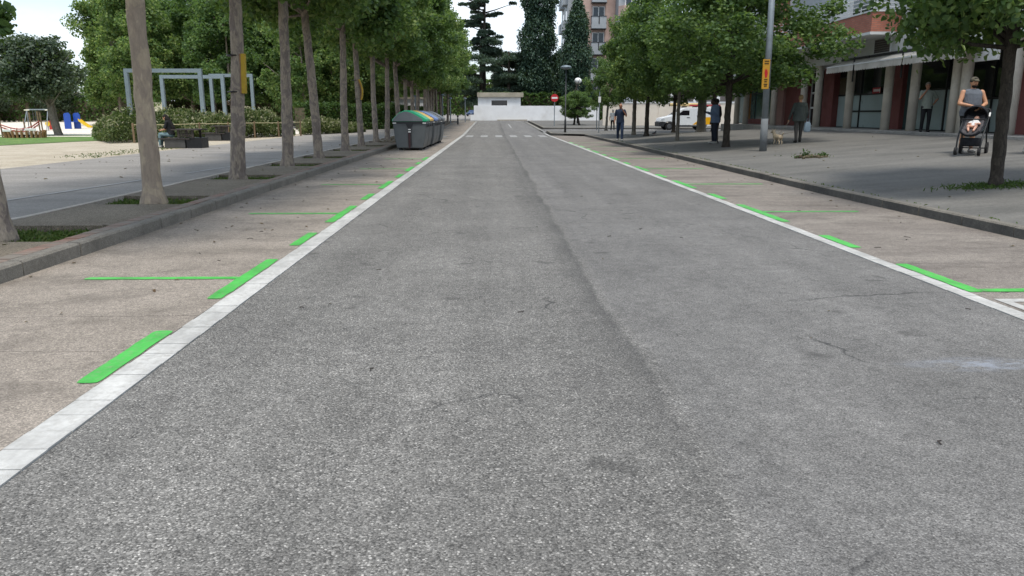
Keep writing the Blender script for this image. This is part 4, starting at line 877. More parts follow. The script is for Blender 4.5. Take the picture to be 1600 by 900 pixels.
# ---- white wall and gatehouse at the end of the road
WY = 105.2; zw = float(rise(WY)); wl = atY(740.5, 178, WY)[0]; wr = atY(932, 178, WY)[0]; wm = atY(812, 178, WY)[0]
t = thing('white_wall', 'long whitewashed wall closing the end of the road', 'wall', (wm, WY, zw))
MB().bb(wl-wm, 0, -.15, .15, -.3, 1.94).build('wall', M['white_wall'], t, bevel=.01); MB().bb(0.002, wr-wm, -.13, .16, -.3, 1.90).build('wall', M['white_wall'], t, bevel=.01)
MB().prism([(0, -.3), (3.5, -.3), (3.5, 1.6), (1.2, 1.72), (0, 1.895)], wr-wm+.003, wr-wm+.3, 'x').build('wall_end', M['white_wall'], t)
MB().bb(wl-wm-.45, wl-wm-.002, -.2, .1, -.3, .75).build('low_pier', M['white_wall'], t); MB().bb(2-5.0, 2-1.0, -.45, -.16, -.3, .11).build('plinth', M['roof_conc'], t)
g0, g1 = atY(747, 178, 105.6)[0], atY(813.5, 178, 105.6)[0]
t = thing('gatehouse', 'small white gatehouse with flat concrete roof behind the white wall', 'building', ((g0+g1)/2, 105.6, zw)); gw = (g1-g0)/2
MB().bb(-gw, gw, 0, 4, -.3, 3.05).build('wall', M['white_wall'], t); r = MB().bb(-gw-.1, gw+.35, -.35, 4.3, 3.05, 3.62).build('roof', M['roof_conc'], t, bevel=.02)
w = MB().bb(-1.05, 1.05, -.04, .02, 1.95, 2.62).build('window', M['car_glass'], t); MB().bb(-1.2, -1.051, -.07, .02, 1.85, 2.75).bb(1.051, 1.2, -.07, .02, 1.85, 2.75).bb(-1.05, 1.05, -.07, .02, 2.621, 2.75).build('frame', M['white_wall'], w)
# ---- brick tower block
TY = 122.0; tx0 = atY(899, 178, TY)[0]; tx1 = atY(958, 178, TY)[0]; tz = float(rise(TY)); ST = 3.75
t = thing('apartment_tower', 'tall pink brick apartment tower with grey balconies', 'building', ((tx0+tx1)/2, TY, tz)); hw = (tx1-tx0)/2
MB().bb(-hw, hw, 0, 14, -.5, 34).build('wall', M['tower_brick'], t); MB().bb(-hw-1.2, -hw-.002, 2.0, 13, -.5, 34).build('side_wall', M['grey_panel'], t)
zb0 = float(atY(930, 103, TY)[2])-tz
for k in range(-1, 9):
    z = zb0+(k-.1)*ST; x = atY(931.5, 178, TY)[0]-(tx0+tx1)/2
    b = MB().bb(x-1.1, x+1.1, -.95, -.002, z-1.72, z-.02).build('balcony', M['grey_panel'], t); MB().bb(x-1.15, x+1.15, -1.0, -.002, z-.019, z+.06).build('rail', M['dark_steel'], b); MB().bb(x-.07, x+.07, -.99, -.951, z-1.1, z-.05).build('drain', M['dark_steel'], b); MB().bb(x-1.12, x+1.12, -.97, -.003, z-1.83, z-1.721).build('slab', M['dark_steel'], b)
    w = MB().bb(x-.9, x+.9, -.05, .02, z+.07, z+1.5).build('window', M['tower_glass'], t); MB().bb(x-.9, x-.8, -.08, .01, z+.07, z+1.5).bb(x+.8, x+.9, -.08, .01, z+.07, z+1.5).bb(x-.06, x+.06, -.08, .01, z+.07, z+1.5).bb(x-.8, x+.8, -.08, .01, z+1.4, z+1.5).build('frame', M['white_trim'], w)
    for q in range(2): 
        s = MB().bb(-hw-1.9, -hw-1.201, 3+q*5, 6+q*5, z-1.6, z-.2).build('side_balcony', M['grey_panel'], t); MB().bb(-hw-1.21, -hw-1.19, 3.3+q*5, 5.7+q*5, z-.1, z+1.4).build('window', M['tower_glass'], t)
# bay on the right end
x = atY(978, 178, TY-3)[0]-(tx0+tx1)/2; MB().bb(x-1.6, x+3.5, -3, 8, -.5, 34).build('bay_wall', M['grey_panel'], t)
for k in range(0, 9):
    z = zb0+(k-.1)*ST+1.2; b = MB().prism([(x-1.6, -3), (x-.9, -3.9), (x+.9, -3.9), (x+1.6, -3)], z-1.4, z, 'z').build('bay_parapet', M['tower_brick'], t); MB().bb(x-.5, x+.9, -3.06, -3.003, z+.05, z+2.1).build('window', M['tower_glass'], t); MB().bb(x-.7, x-.5, -3.08, -3.003, z+.05, z+2.1).bb(x+.25, x+.4, -3.09, -3.061, z+.05, z+2.1).build('frame', M['white_trim'], t)
# ---- distant left: house with red roof, white walls behind the hedges
t = thing('house', 'distant house with red tiled roof behind the playground trees', 'building', (-78, 118, 1.0)); MB().bb(-9, 9, 0, 8, -.5, 6.3).build('wall', M['beige_wall'], t); MB().prism([(-9.6, 6.3), (9.6, 6.3), (0, 9.4)], -.6, 8.6, 'y').build('roof', M['roof_red'], t)
for k in range(4): MB().bb(-7+k*4, -5.4+k*4, -.04, .02, 3.6, 5.2).build('window', M['tower_glass'], t)
t = thing('white_hut', 'white rendered hut beyond the hedge and waste containers', 'building', (float(atY(636, 178, 100)[0]), 100, float(rise(100)))); MB().bb(-3.4, 2.2, 0, 4, -.2, 2.75).build('wall', M['white_wall'], t); MB().bb(-3.6, 2.4, -.2, 4.2, 2.75, 2.95).build('roof', M['roof_conc'], t)

# ================================================================== STREET THINGS
# ---- waste containers
def container(loc, label, lid, i, front=False):
    t = thing('waste_container', label, 'waste container', loc, 0, 'waste containers in the parking lane'); L = 1.78
    bodyp = [(-.52, .1), (.52, .1), (.6, .45), (.66, 1.02), (.67, 1.14), (-.67, 1.14), (-.66, 1.02), (-.6, .45)]
    MB().prism(bodyp, -L/2, L/2, 'y').build('body', M['bin_grey'], t, bevel=.03)
    lp = [(-.7, 1.145), (.7, 1.145), (.69, 1.24), (.5, 1.36), (.2, 1.52), (-.02, 1.59), (-.2, 1.585), (-.42, 1.49), (-.6, 1.32), (-.69, 1.22)]
    ld = MB().prism(lp, -L/2-.02, L/2+.02, 'y').build('lid', M[lid], t, bevel=.025)
    e = [(p[0]*.86-.07, 1.16+(p[1]-1.145)*.86) for p in lp]
    MB().prism(e, -L/2-.05, -L/2-.021, 'y').build('lid_end', M['bin_lid_grey'], ld, bevel=.01)
    MB().bb(-.69, .69, -L/2-.035, -L/2-.004, 1.07, 1.135).build('rim', M['bin_dark'], t)
    MB().prism([(-.16, 1.069), (.16, 1.069), (.07, .9), (.07, .2), (-.07, .2), (-.07, .9)], -L/2-.03, -L/2-.004, 'y').build('lift_bar', M['bin_dark'], t)
    MB().bb(-.055, .03, -L/2-.055, -L/2-.031, .1, .72).build('pedal_strip', M['bin_brown'], t); MB().bb(-.055, .045, -L/2-.06, -L/2-.031, .725, .77).bb(-.055, .045, -L/2-.06, -L/2-.031, .82, .86).build('reflective_label', M['label_white'], t)
    for x in (-.6, .6): MB().bb(x-.07, x+.07, -L/2-.045, -L/2-.036, 1.075, 1.11).build('corner_label', M['label_white'], t)
    for x in (-.4, .4):
        for y in (-.7, .7): MB().bb(x-.07, x+.07, y-.07, y+.07, 0, .1).build('foot', M['bin_dark'], t)
    for y in (-.45, .45): MB().bb(.655, .70, y-.16, y+.16, .93, 1.06).build('handle', M['bin_dark'], t, bevel=.01)
c0 = gp(640, 235.5, road)
for i, (lab, lid) in enumerate((('waste container with a green lid and dark red pedal strip', 'bin_green'), ('waste container with a yellow lid', 'bin_yellow'), ('waste container with a blue lid', 'bin_blue'), ('grey-lidded waste container next to the blue-lidded one', 'bin_lid_grey'), ('grey-lidded waste container at the far end of the container row', 'bin_lid_grey'))):
    container((c0[0]+.04*i+.02*(-1)**i, c0[1]+.95+i*1.93, 0), lab, lid, i)
# ---- street lamp with the yellow poster
p = gp(1192, 236, plaza); t = thing('street_lamp', 'tall galvanised street lamp with a yellow sign strapped to it', 'street lamp', p); lean = (atY(1206, 0, p[1])[0]-p[0])/(atY(1206, 0, p[1])[2]-p[2])
def LP(z): return (lean*z, 0, z)
MB().tube([LP(-.05), LP(1.0)], [.115, .11], 16).build('base_sleeve', M['dull_grey'], t, smooth=True); MB().tube([LP(1.0), LP(4.6), LP(4.62), LP(9)], [.1, .092, .075, .06], 16).build('pole', M['galv'], t, smooth=True)
MB().tube([LP(4.58), LP(4.7)], [.1, .1], 16).build('collar', M['galv'], t)
MB().tube([(lean*5.1, 0, 5.08), (lean*5.1+1.3, 0, 5.14)], .03, 8).build('arm', M['galv'], t); MB().lathe([(.02, .1), (.16, .06), (.2, 0), (.16, -.06), (.05, -.08)], (lean*5.1+1.4, 0, 5.12), 14).build('lamp_head', M['grey_steel'], t)
q = MB().box((0, 0, 0), (.26, .02, 1.0)).build('sign_plate', M['sign_yellow'], t); q.location = (lean*2.3-.1, -.14, 2.34); q.scale = (1, 1, .88); q.rotation_euler = (0, lean*.9, .35)
MB().prism([(-.05, .16), (.03, .16), (.06, .05), (.04, -.1), (-.03, -.12), (-.06, .05)], -.017, -.0125, 'y').build('sign_figure', M['sign_red'], q)
ml = MB()
for z, w in ((.42, .18), (.34, .16), (-.2, .13), (-.27, .1), (-.36, .14), (-.42, .1)): ml.bb(-w/2, w/2, -.016, -.0122, z, z+.035)
ml.build('sign_lettering', M['sign_dark'], q); 
for z in (.46, -.44): MB().tube([LP(2.34+z*.88-.012), LP(2.34+z*.88+.012)], .104, 12).build('strap', M['black_frame'], t)
# ---- smaller lamps, poles, no-entry sign, bollard, bins
def post_lamp(px, py, top, label, f=plaza, globe=False, r=.05):
    p = gp(px, py, f); h = float(atY(px, top, p[1])[2]-p[2]); t = thing('street_lamp', label, 'street lamp', p)
    MB().tube([(0, 0, -.05), (0, 0, .9), (0, 0, .92), (0, 0, h-.1)], [r*1.5, r*1.4, r, r*.8], 10).build('pole', M['dark_steel'], t, smooth=True)
    if globe: MB().ball((0, 0, h), (.38, .38, .3), 14).build('globe', M['label_white'], t, smooth=True)
    else: MB().lathe([(.1, -.1), (.34, -.02), (.42, .04), (.3, .14), (.05, .2)], (0, 0, h-.1), 16).build('lamp_head', M['grey_steel'], t, smooth=True)
post_lamp(883, 207, 104, 'slim street lamp with flat disc head at the corner kerb', lambda x, y: rs2(x, y))
post_lamp(902, 193, 126, 'street lamp with white globe behind the small lindens', rs2, True)
p = gp(866, 197, rs2); h = 2.75; t = thing('no_entry_sign', 'round red no-entry sign with white bar on a grey pole', 'road sign', p)
MB().tube([(0, 0, -.05), (0, 0, h)], .04, 8).build('pole', M['galv'], t); zc = float(atY(866, 153, p[1])[2]-p[2])
def disc(mb, r, y0, y1, z): mb.tube([(0, y0, z), (0, y1, z)], r, 24)
d = MB(); disc(d, .35, -.075, -.045, zc); d = d.build('disc', M['sign_red'], t); MB().bb(-.26, .26, -.085, -.0755, zc-.075, zc+.075).build('white_bar', M['label_white'], d)
for k, (px, py, top, plate, lab) in enumerate(((932, 202, 160, False, 'thin bare grey pole beside the pole with a small plate'), (935.5, 207.5, 143, True, 'thin grey pole carrying a small white plate'), (968, 203, 150, False, 'dark slim pole behind the man in navy'))):
    p = gp(px, py, plaza); h = float(atY(px, top, p[1])[2]-p[2]); t = thing('sign_pole', lab, 'pole', p); MB().tube([(0, 0, -.05), (0, 0, h)], .035 if k < 2 else .06, 8).build('pole', M['galv' if k < 2 else 'dark_steel'], t)
    if plate: MB().bb(-.09, .09, -.06, -.035, h-.75, h-.35).build('plate', M['label_white'], t)
    else: MB().lathe([(.06, 0), (.05, .03), (.01, .05)], (0, 0, h), 8).build('pole_cap', M['galv'], t)
p = gp(715.5, 194.5, road); t = thing('bollard', 'dark bollard standing at the left kerb past the crossing', 'bollard', p); MB().lathe([(.09, -.02), (.08, .75), (.1, .8), (.1, .9), (.05, .98)], n=12).build('post', M['dark_steel'], t); MB().lathe([(.083, 0), (.082, .06)], (0, 0, .66), 12).build('band', M['label_white'], t)
p = gp(1003, 195.5, rs2); t = thing('litter_bin', 'grey-green litter bin on posts by the beige wall', 'litter bin', p)
MB().lathe([(.27, .35), (.32, 1.05), (.33, 1.1)], n=14).build('bin', M['bin_grey'], t); MB().lathe([(.34, 1.1), (.34, 1.14), (.1, 1.16)], n=14).build('rim', M['bin_dark'], t)
for x in (-.36, .36): MB().tube([(x, 0, -.03), (x, 0, 1.0)], .025, 6).build('post', M['dark_steel'], t)
p = gp(381, 215, left); t = thing('litter_bin', 'dark blue-grey litter bin on a single post by the flower bed', 'litter bin', p); MB().lathe([(.2, .38), (.22, 1.0)], n=14).build('bin', M['car_blue'], t); MB().lathe([(.235, 1.0), (.235, 1.05), (.05, 1.08)], n=14).build('rim', M['bin_dark'], t); MB().tube([(0, 0, -.03), (0, 0, .4)], .05, 8).build('post', M['dark_steel'], t)
# grey poles among the far trees
for k, (px, py, top) in enumerate(((692, 195, 150), (704, 193, 155), (727, 190, 155), (650, 199, 152))):
    p = gp(px, py, left); h = float(atY(px, top, p[1])[2]-p[2]); t = thing('lamp_post', 'slender grey lamp post among the far plane trunks', 'street lamp', p, 0, 'lamp posts among the far trunks'); MB().tube([(0, 0, -.05), (0, 0, h)], .06, 8).build('pole', M['galv'], t); MB().lathe([(.05, 0), (.22, .05), (.18, .15), (.03, .2)], (0, 0, h), 10).build('lamp_head', M['grey_steel'], t)
# yellow boards strapped to trunks
def board(ti, px0, py0, px1, py1, w, label, curved):
    T = TREES[ti]; yb = T[1]-.05; a = atY(px0, py0, yb); b = atY(px1, py1, yb); c = (a+b)/2; t = thing('strapped_board', label, 'board', c); h = a[2]-b[2]; hx = (a[0]-b[0])
    n = 8; mb, mw, th = MB(), MB(), MB()
    def bend(u): return (.09*math.sin(math.pi*u) if curved else 0)+hx*(u-.5)
    for m_, x0, x1, y0, y1 in ((mb, 0, w, -.05, .06), (mw, -.045, -.003, -.04, .05)):
        vs = []
        for i in range(n+1):
            u = i/n; z = -h/2+h*u; o = bend(u); vs += [(o+x0, y0, z), (o+x1, y0, z), (o+x1, y1, z), (o+x0, y1, z)]
        m_.add(vs, [(i*4+k, i*4+(k+1)%4, (i+1)*4+(k+1)%4, (i+1)*4+k) for i in range(n) for k in range(4)]+[(0, 3, 2, 1), (n*4, n*4+1, n*4+2, n*4+3)])
    mb.build('yellow_face', M['board_yellow'], t); mw.build('backing', M['board_wood'], t)
    tr = R0[ti]*.86
    for s in (-.46, .46):
        mbs = MB(); cx = -tr-.04; mbs.lathe([(tr+.012, -.012), (tr+.018, 0), (tr+.012, .012)], (cx+bend(s+.5), .05, s*h), 18); mbs.build('strap', M['black_frame'], t)
board(2, 377, 84, 379, 146, .075, 'straight yellow board strapped to a plane trunk', False)
board(6, 560, 124, 564, 156, .05, 'curved yellow board strapped to a crooked plane trunk', True)
# ---- park: portal frames, benches, fence, playground
def portal(xa, xb, Y, htop, label, s=.25):
    a = atY(xa, 178, Y)[0]; b = atY(xb, 178, Y)[0]; z = float(left(0, Y)); t = thing('portal_frame', label, 'frame', ((a+b)/2, Y, z), 0, 'grey steel portal frames'); w = (b-a)/2; h = float(atY(400, htop, Y)[2]-z)
    for x in (-w, w): MB().bb(x-s/2, x+s/2, -s/2, s/2, -.1, h-s).build('post', M['grey_steel'], t)
    MB().bb(-w-s/2, w+s/2, -s/2, s/2, h-s+.001, h).build('beam', M['grey_steel'], t); return t
portal(204, 318, 55, 107.5, 'grey steel portal frame with the widest span behind the flower bed'); portal(258, 352, 62, 117.5, 'grey steel portal frame standing between the two others'); portal(334, 397, 66, 115.5, 'grey steel portal frame furthest right, partly behind a plane trunk')
def picnic(px, py, label, rz=0.0):
    p = gp(px, py, left); t = thing('picnic_bench', label, 'bench', p, rz, None, .8)
    MB().bb(-.75, .25, -.5, .5, 0, .42).build('base_block', M['bench_conc'], t, bevel=.02); MB().bb(.3, 1.05, -.45, .45, 0, .5).build('table_foot', M['black_frame'], t); MB().bb(-1.0, .5, -.55, .55, .421, .48).build('seat', M['wood_dark'], t)
    for k in range(4): MB().bb(.0, .62, -.52, -.48, .56+k*.075, .61+k*.075).build('slat', M['wood_dark'], t)
    for x in (-.02, .66): 
        for y in (-.5, .5): MB().bb(x-.05, x+.05, y-.04, y+.04, .5, .86).build('leg', M['wood_dark'], t)
    MB().bb(-.35, .98, -.6, .6, .861, .92).build('tabletop', M['wood_dark'], t); return p
pb1 = picnic(288, 231, 'dark picnic bench with a seated person on it'); picnic(344, 219.5, 'empty dark picnic bench beside the flower bed')
t = thing('rope_fence', 'low rope fence on wooden posts along the flower bed', 'fence', (-15, 40, .14)); pa, pbb = np.array([-16.6, 36.6]), np.array([-11.7, 48.0]); pp = [pa+(pbb-pa)*i/6 for i in range(7)]
for q in pp: MB().tube([(q[0]+15, q[1]-40, -.05), (q[0]+15, q[1]-40, .9)], .05, 7).build('post', M['wood_post'], t)
MB().tube([(q[0]+15, q[1]-40, .82-.02*(i % 2)) for i, q in enumerate(pp)], .022, 6).build('rope', M['rope'], t)
p = gp(40, 215.5, left); t = thing('sandbox_boat', 'rope-railed play boat with wicker hull on the lawn', 'playground boat', p, 0, None, .66)
mb = MB(); n = 26
for i in range(n):
    a = 2*math.pi*i/n; x, y = 1.6*math.cos(a), .8*math.sin(a); mb.tube([(x, y, -.02), (x*1.05, y*1.05, .6+.06*math.sin(i*7))], .11, 6)
mb.build('wicker_hull', M['thatch'], t); MB().lathe([(1.5, .3), (1.45, .5)], (0, 0, 0), 20, sy=.5).build('sand_fill', M['pale_sand'], t)
posts = [(-1.65, -.4, 2.15), (1.55, -.4, 2.2), (.3, .6, 2.1), (-.3, .7, 1.6), (1.2, .6, 2.1)]
for x, y, h in posts: MB().tube([(x, y, 0), (x-.1, y, h)], .06, 8).build('post', M['wood_post'], t)
for z in (1.0, .8): MB().tube([(-1.65, -.45, z+.1), (-1.0, -.5, z-.12), (-.3, -.55, z-.26), (.4, -.55, z-.24), (1.0, -.5, z-.02), (1.6, -.45, z+.4)], .05, 6).build('rope_rail', M['rope_red'], t)
for k in range(6): MB().tube([(-1.4+k*.5, -.48, .5), (-1.3+k*.5, -.5, .85)], .03, 5).build('rope_tie', M['rope_red'], t)
MB().box((-1.0, -.75, .62), (.75, .1, .2)).build('white_pad', M['label_white'], t, bevel=.03); MB().box((.9, -.72, .7), (.9, .1, .2)).build('white_pad', M['label_white'], t, bevel=.03)
p = gp(62, 204, left); t = thing('swing_set', 'swing set with grey bar and cream end plates', 'playground swing', p, 0, None, .6); mb = MB().tube([(-1.25, 0, 2.6), (1.35, 0, 2.6)], .07, 8); mb.build('crossbar', M['galv'], t)
for x, s in ((-1.25, -1), (1.35, 1)):
    for y in (-1.1, 1.1): MB().tube([(x, 0, 2.6), (x+s*.7 if y > 0 else x+s*.15, y, -.03)], .06, 8).build('leg', M['galv'], t)
    MB().lathe([(.05, -.06), (.34, -.05), (.34, .05), (.05, .06)], (x, -.08, 2.55), 16, sy=.35).build('end_plate', M['play_cream'], t)
MB().bb(-.6, -.2, -.1, .15, .5, .55).build('swing_seat', M['bin_dark'], t); MB().tube([(-.58, 0, .55), (-.55, 0, 2.55)], .012, 5).tube([(-.22, 0, .55), (-.25, 0, 2.55)], .012, 5).build('chain', M['galv'], t)
p = gp(80, 204, left); t = thing('play_panel', 'red play panel with a round yellow dial by the swings', 'playground panel', p, 0, None, .7); MB().bb(-.15, .95, -.05, .05, .1, 1.05).build('panel', M['play_red'], t, bevel=.03); MB().tube([(-.25, -.1, .72), (-.25, .02, .72)], .26, 18).build('dial', M['play_yellow'], t); MB().tube([(-.25, -.02, 0), (-.25, -.02, .7)], .05, 8).build('post', M['galv'], t)
p = gp(115, 201.5, left); t = thing('slide', 'small blue play tower with a yellow slide', 'playground slide', p, 0, None, .72); 
for x in (-.55, .25): MB().prism([(x-.38, 0), (x+.38, 0), (x+.38, 1.55), (x+.2, 1.8), (x-.25, 1.75), (x-.38, 1.6)], -.06+.5*(x > 0), .0+.5*(x > 0), 'y').build('side_panel', M['play_blue'], t)
MB().bb(-.9, .6, -.05, .55, .75, .82).build('deck', M['play_blue'], t)
sl = MB().add([(.6, .05, .95), (.6, .5, .95), (1.15, .5, .55), (1.15, .05, .55), (1.65, .05, .22), (1.65, .5, .22), (1.95, .05, .18), (1.95, .5, .18)], [(0, 1, 2, 3), (3, 2, 5, 4), (4, 5, 7, 6)])
o = sl.build('chute', M['play_yellow'], t, fix=False); s = o.modifiers.new('thick', 'SOLIDIFY'); s.thickness = .08
for y in (.03, .52): MB().prism([(.6, .9), (.6, 1.15), (1.2, .7), (1.7, .36), (1.95, .32), (1.95, .12), (1.6, .15), (1.1, .48)], y-.02, y+.02, 'y').build('chute_side', M['play_yellow'], t)
p = gp(250, 190, left); Yb = 70; x = atY(250, 178, Yb)[0]; z = float(left(0, Yb)); t = thing('notice_board', 'white notice board on dark posts in the park', 'notice board', (x, Yb, z)); zb = float(atY(250, 160, Yb)[2]-z); MB().bb(-.6, .6, -.04, .04, zb-.75, zb).build('panel', M['play_cream'], t)
for q in (-.5, .5): MB().bb(q-.05, q+.05, .041, .1, -.05, zb).build('post', M['dark_steel'], t)
# ---- vehicles
p = gp(1045, 199.5, lambda x, y: road(x, y)); p = np.array([atY(1028, 178, 66.0)[0], 66.0, float(rise(66))]); 
def van(loc, label):
    """panel van, nose towards -X, side facing the camera; origin under the nose"""
    t = thing('panel_van', label, 'van', loc); Wd = 1.78; y0, y1 = -Wd/2, Wd/2
    side = [(.02, .42), (.0, .75), (.1, .98), (.95, 1.16), (1.75, 1.70), (2.1, 1.82), (4.3, 1.84), (4.42, 1.7), (4.48, .5), (4.4, .32), (3.95, .28), (3.9, .5), (3.75, .66), (3.5, .7), (3.25, .66), (3.1, .5), (3.05, .28), (1.25, .28), (1.2, .5), (1.05, .66), (.8, .7), (.55, .66), (.4, .5), (.34, .3)]
    MB().prism(side, y0, y1, 'y').build('body', M['car_white'], t, bevel=.04)
    MB().prism([(-.05, .3), (.36, .28), (.42, .52), (.5, .66), (.2, .72), (-.06, .66)], y0-.012, y1+.012, 'y').build('bumper', M['bin_dark'], t, bevel=.02); MB().prism([(4.28, .3), (4.54, .32), (4.56, .62), (4.3, .6)], y0-.012, y1+.012, 'y').build('rear_bumper', M['bin_dark'], t, bevel=.02)
    MB().bb(1.27, 3.03, y0-.01, y1+.01, .27, .40).build('sill', M['bin_dark'], t)
    MB().add([(1.02, y0+.12, 1.205), (1.02, y1-.12, 1.205), (1.72, y1-.18, 1.70), (1.72, y0+.18, 1.70)], [(0, 1, 2, 3)]).build('windscreen', M['car_glass'], t)
    for s, yy in ((-1, y0), (1, y1)):
        d = MB().prism([(1.35, .42), (2.55, .42), (2.55, 1.68), (1.85, 1.66), (1.3, 1.2)], yy-.004+(0 if s > 0 else -.004), yy+.004+(.004 if s > 0 else 0), 'y').build('door', M['car_white'], t); MB().prism([(1.42, 1.2), (2.45, 1.2), (2.45, 1.6), (1.9, 1.6)], yy-.012, yy+.012, 'y').build('window', M['car_glass'], d); MB().bb(2.25, 2.48, yy-.03, yy+.03, 1.0, 1.05).build('handle', M['bin_dark'], d); MB().prism([(1.42, 1.18), (1.62, 1.16), (1.64, 1.36), (1.5, 1.38)], yy-.2 if s < 0 else yy+.01, yy-.01 if s < 0 else yy+.2, 'y').build('mirror', M['bin_dark'], d, bevel=.02)
        MB().prism([(2.75, .45), (4.36, .45), (4.36, 1.05), (3.9, 1.06), (3.3, .86)], yy-.006, yy+.006, 'y').build('yellow_wave', M['van_yellow'], t)
        MB().bb(3.2, 3.9, yy-.008, yy+.008, 1.46, 1.51).build('side_lettering', M['bin_blue'], t)
        for x in (.8, 3.5):
            w = MB().tube([(x, yy-.02*s-.1*s, .32), (x, yy+.012*s, .32)], .315, 22).build('wheel', M['tyre'], t); MB().tube([(x, yy, .32), (x, yy+.022*s, .32)], [.2, .18], 18).build('rim', M['rim'], w)
        MB().prism([(.06, .78), (.4, .86), (.36, .98), (.12, .94)], yy-.02 if s < 0 else yy-.1, yy+.1 if s < 0 else yy+.02, 'y').build('headlight', M['headlamp'], t)
    rk = MB()
    for x in (2.2, 3.1, 4.0): rk.bb(x-.03, x+.03, y0+.1, y1-.1, 1.85, 1.95)
    rk.build('roof_rack', M['bin_dark'], t); return t
van(p, 'white panel van with yellow wave, roof rack and dark bumpers')
t = thing('ladder', 'red ladder lying on the roof rack of the van', 'ladder', (p[0]+2.6, p[1]-.35, p[2]+1.955))
for y in (-.2, .2): MB().bb(0, 2.5, y-.03, y+.03, 0, .12).build('rail', M['rack_red'], t)
for k in range(9): MB().bb(.15+k*.27, .19+k*.27, -.17, .17, .04, .08).build('rung', M['rack_red'], t)
t = thing('pipe_carrier', 'cream pipe carrier on the roof rack of the van', 'pipe carrier', (p[0]+1.1, p[1]+.25, p[2]+1.951)); MB().tube([(-.1, 0, .13), (2.4, 0, .13)], .13, 14).build('tube', M['rack_cream'], t, smooth=True)
for x in (-.12, 2.4): MB().tube([(x, 0, .13), (x+.03, 0, .13)], .14, 14).build('end_cap', M['bin_dark'], t)
def car(loc, label, rz):
    t = thing('parked_car', label, 'car', loc, rz); prof = [(-2.1, .35), (-2.12, .75), (-1.2, .9), (-.5, 1.4), (1.0, 1.42), (1.75, .95), (2.1, .85), (2.1, .35)]; MB().prism(prof, -.85, .85, 'y').build('body', M['car_blue'], t, bevel=.06); MB().prism([(-1.1, .93), (-.48, 1.34), (.95, 1.36), (1.55, .96)], -.862, .862, 'y').build('window', M['car_glass'], t)
    for x in (-1.35, 1.35):
        for y in (-.8, .8): w = MB().tube([(x, y-.1, .31), (x, y+.1, .31)], .31, 16).build('wheel', M['tyre'], t); MB().tube([(x, y-.11, .31), (x, y+.11, .31)], .18, 12).build('rim', M['rim'], w)
    for y in (-.6, .6): MB().bb(-2.14, -2.08, y-.18, y+.18, .62, .74).build('headlight', M['headlamp'], t, bevel=.02)
Yc = 185; car((float(atY(740, 178, Yc)[0]), Yc, float(rise(Yc))), 'dark blue car parked beyond the end of the white wall', R_(60))
# ---- weed patch in an empty tree pit, litter
p = gp(1268, 246, plaza); t = thing('weed_patch', 'empty tree pit heaped with soil and a few green weeds', 'weeds', p); rg = np.random.default_rng(4)
mb = MB()
for k in range(60): mb.ball((rg.normal(0, .19), rg.normal(0, .14), rg.uniform(-.02, .035)), rg.uniform(.03, .07), 6)
mb.build('soil_heap', M['soil'], t); C = np.concatenate([rg.normal(0, 1, (70, 3))*[.05, .05, .03]+[.28, 0, .07], rg.normal(0, 1, (60, 3))*[.05, .05, .05]+[-.13, .05, .1], rg.normal(0, 1, (60, 3))*[.3, .2, .02]+[0, 0, .05]]); V, F = leafcloud(C, rg.normal(0, 1, C.shape), .06, rg, aspect=.6); piece(bulk('weed_leaves', V, F, M['hedge_leaf']), 'weed_leaves', t)
p = gp(1550, 291, plaza); rg = np.random.default_rng(14); n = 600; C = np.stack([p[0]+rg.normal(0, .38, n), p[1]+rg.normal(0, .22, n), np.zeros(n)], 1); C[:, 2] = [float(plaza(a, b))+.02 for a, b in C[:, :2]]; V, F = leafcloud(C, rg.normal(0, .5, (n, 3)), .07, rg, aspect=.2, blade=True); tag(piece(bulk('pit_grass', V, F, M['grass_blade']), 'pit_grass', None), 'dry patchy grass round the foot of the linden', 'grass', kind='stuff')
rg = np.random.default_rng(99); V_, F_, o = [], [], 0
def litter(n, x0, x1, y0, y1, f, s):
    global o
    C = np.stack([rg.uniform(x0, x1, n), rg.uniform(y0, y1, n), np.zeros(n)], 1); C[:, 2] = [float(f(a, b))+.012 for a, b in C[:, :2]]; V, F = leafcloud(C, np.tile([0, 0, 2.0], (n, 1)), s, rg, aspect=.5, up=1.5, rnd=.25, droop=0); V_.append(V); F_.append(F+o); o += len(V)
litter(60, -4.28, -2.4, 3.5, 28, road, .05); litter(40, -6.0, -4.6, 6, 30, left, .05); litter(60, -11.8, -6.3, 9, 34, left, .08); litter(22, -1.8, 3.6, 2.3, 22, road, .03); litter(45, 5.4, 6.35, 7, 30, road, .05); litter(40, 6.8, 14, 9, 32, plaza, .06); litter(120, -5.9, -4.7, 38, 50, left, .14)
tag(piece(bulk('fallen_leaves', np.concatenate(V_), np.concatenate(F_), M['dry_leaf']), 'fallen_leaves', None), 'dry fallen leaves and twigs scattered over the ground', 'leaves', kind='stuff')
tw = MB(); rg = np.random.default_rng(21)
for k in range(46):
    (x0, x1, y0, y1, f) = ((-4.2, -2.4, 3.4, 16, road), (-1.8, 3.6, 2.3, 14, road), (4.2, 6.0, 6, 18, road), (-6, -4.7, 7, 18, left))[k % 4]; x, y = rg.uniform(x0, x1), rg.uniform(y0, y1); z = float(f(x, y))+.006; a = rg.uniform(0, 6.28); L = rg.uniform(.03, .09)
    tw.tube([(x, y, z), (x+math.cos(a)*L*.6, y+math.sin(a)*L*.6, z+.004), (x+math.cos(a+.5)*L, y+math.sin(a+.5)*L, z)], .0035, 5)
tag(tw.build('twigs', M['wood_dark']), 'small dark twigs lying on the road and bays', 'twigs', kind='stuff')
rg = np.random.default_rng(5); V_, F_ = [], []
n = 260; yy = rg.uniform(6, 40, n); C = np.stack([kx(yy)+.13+rg.normal(0, .012, n), yy, plaza(kx(yy)+.14, yy)+.012], 1)
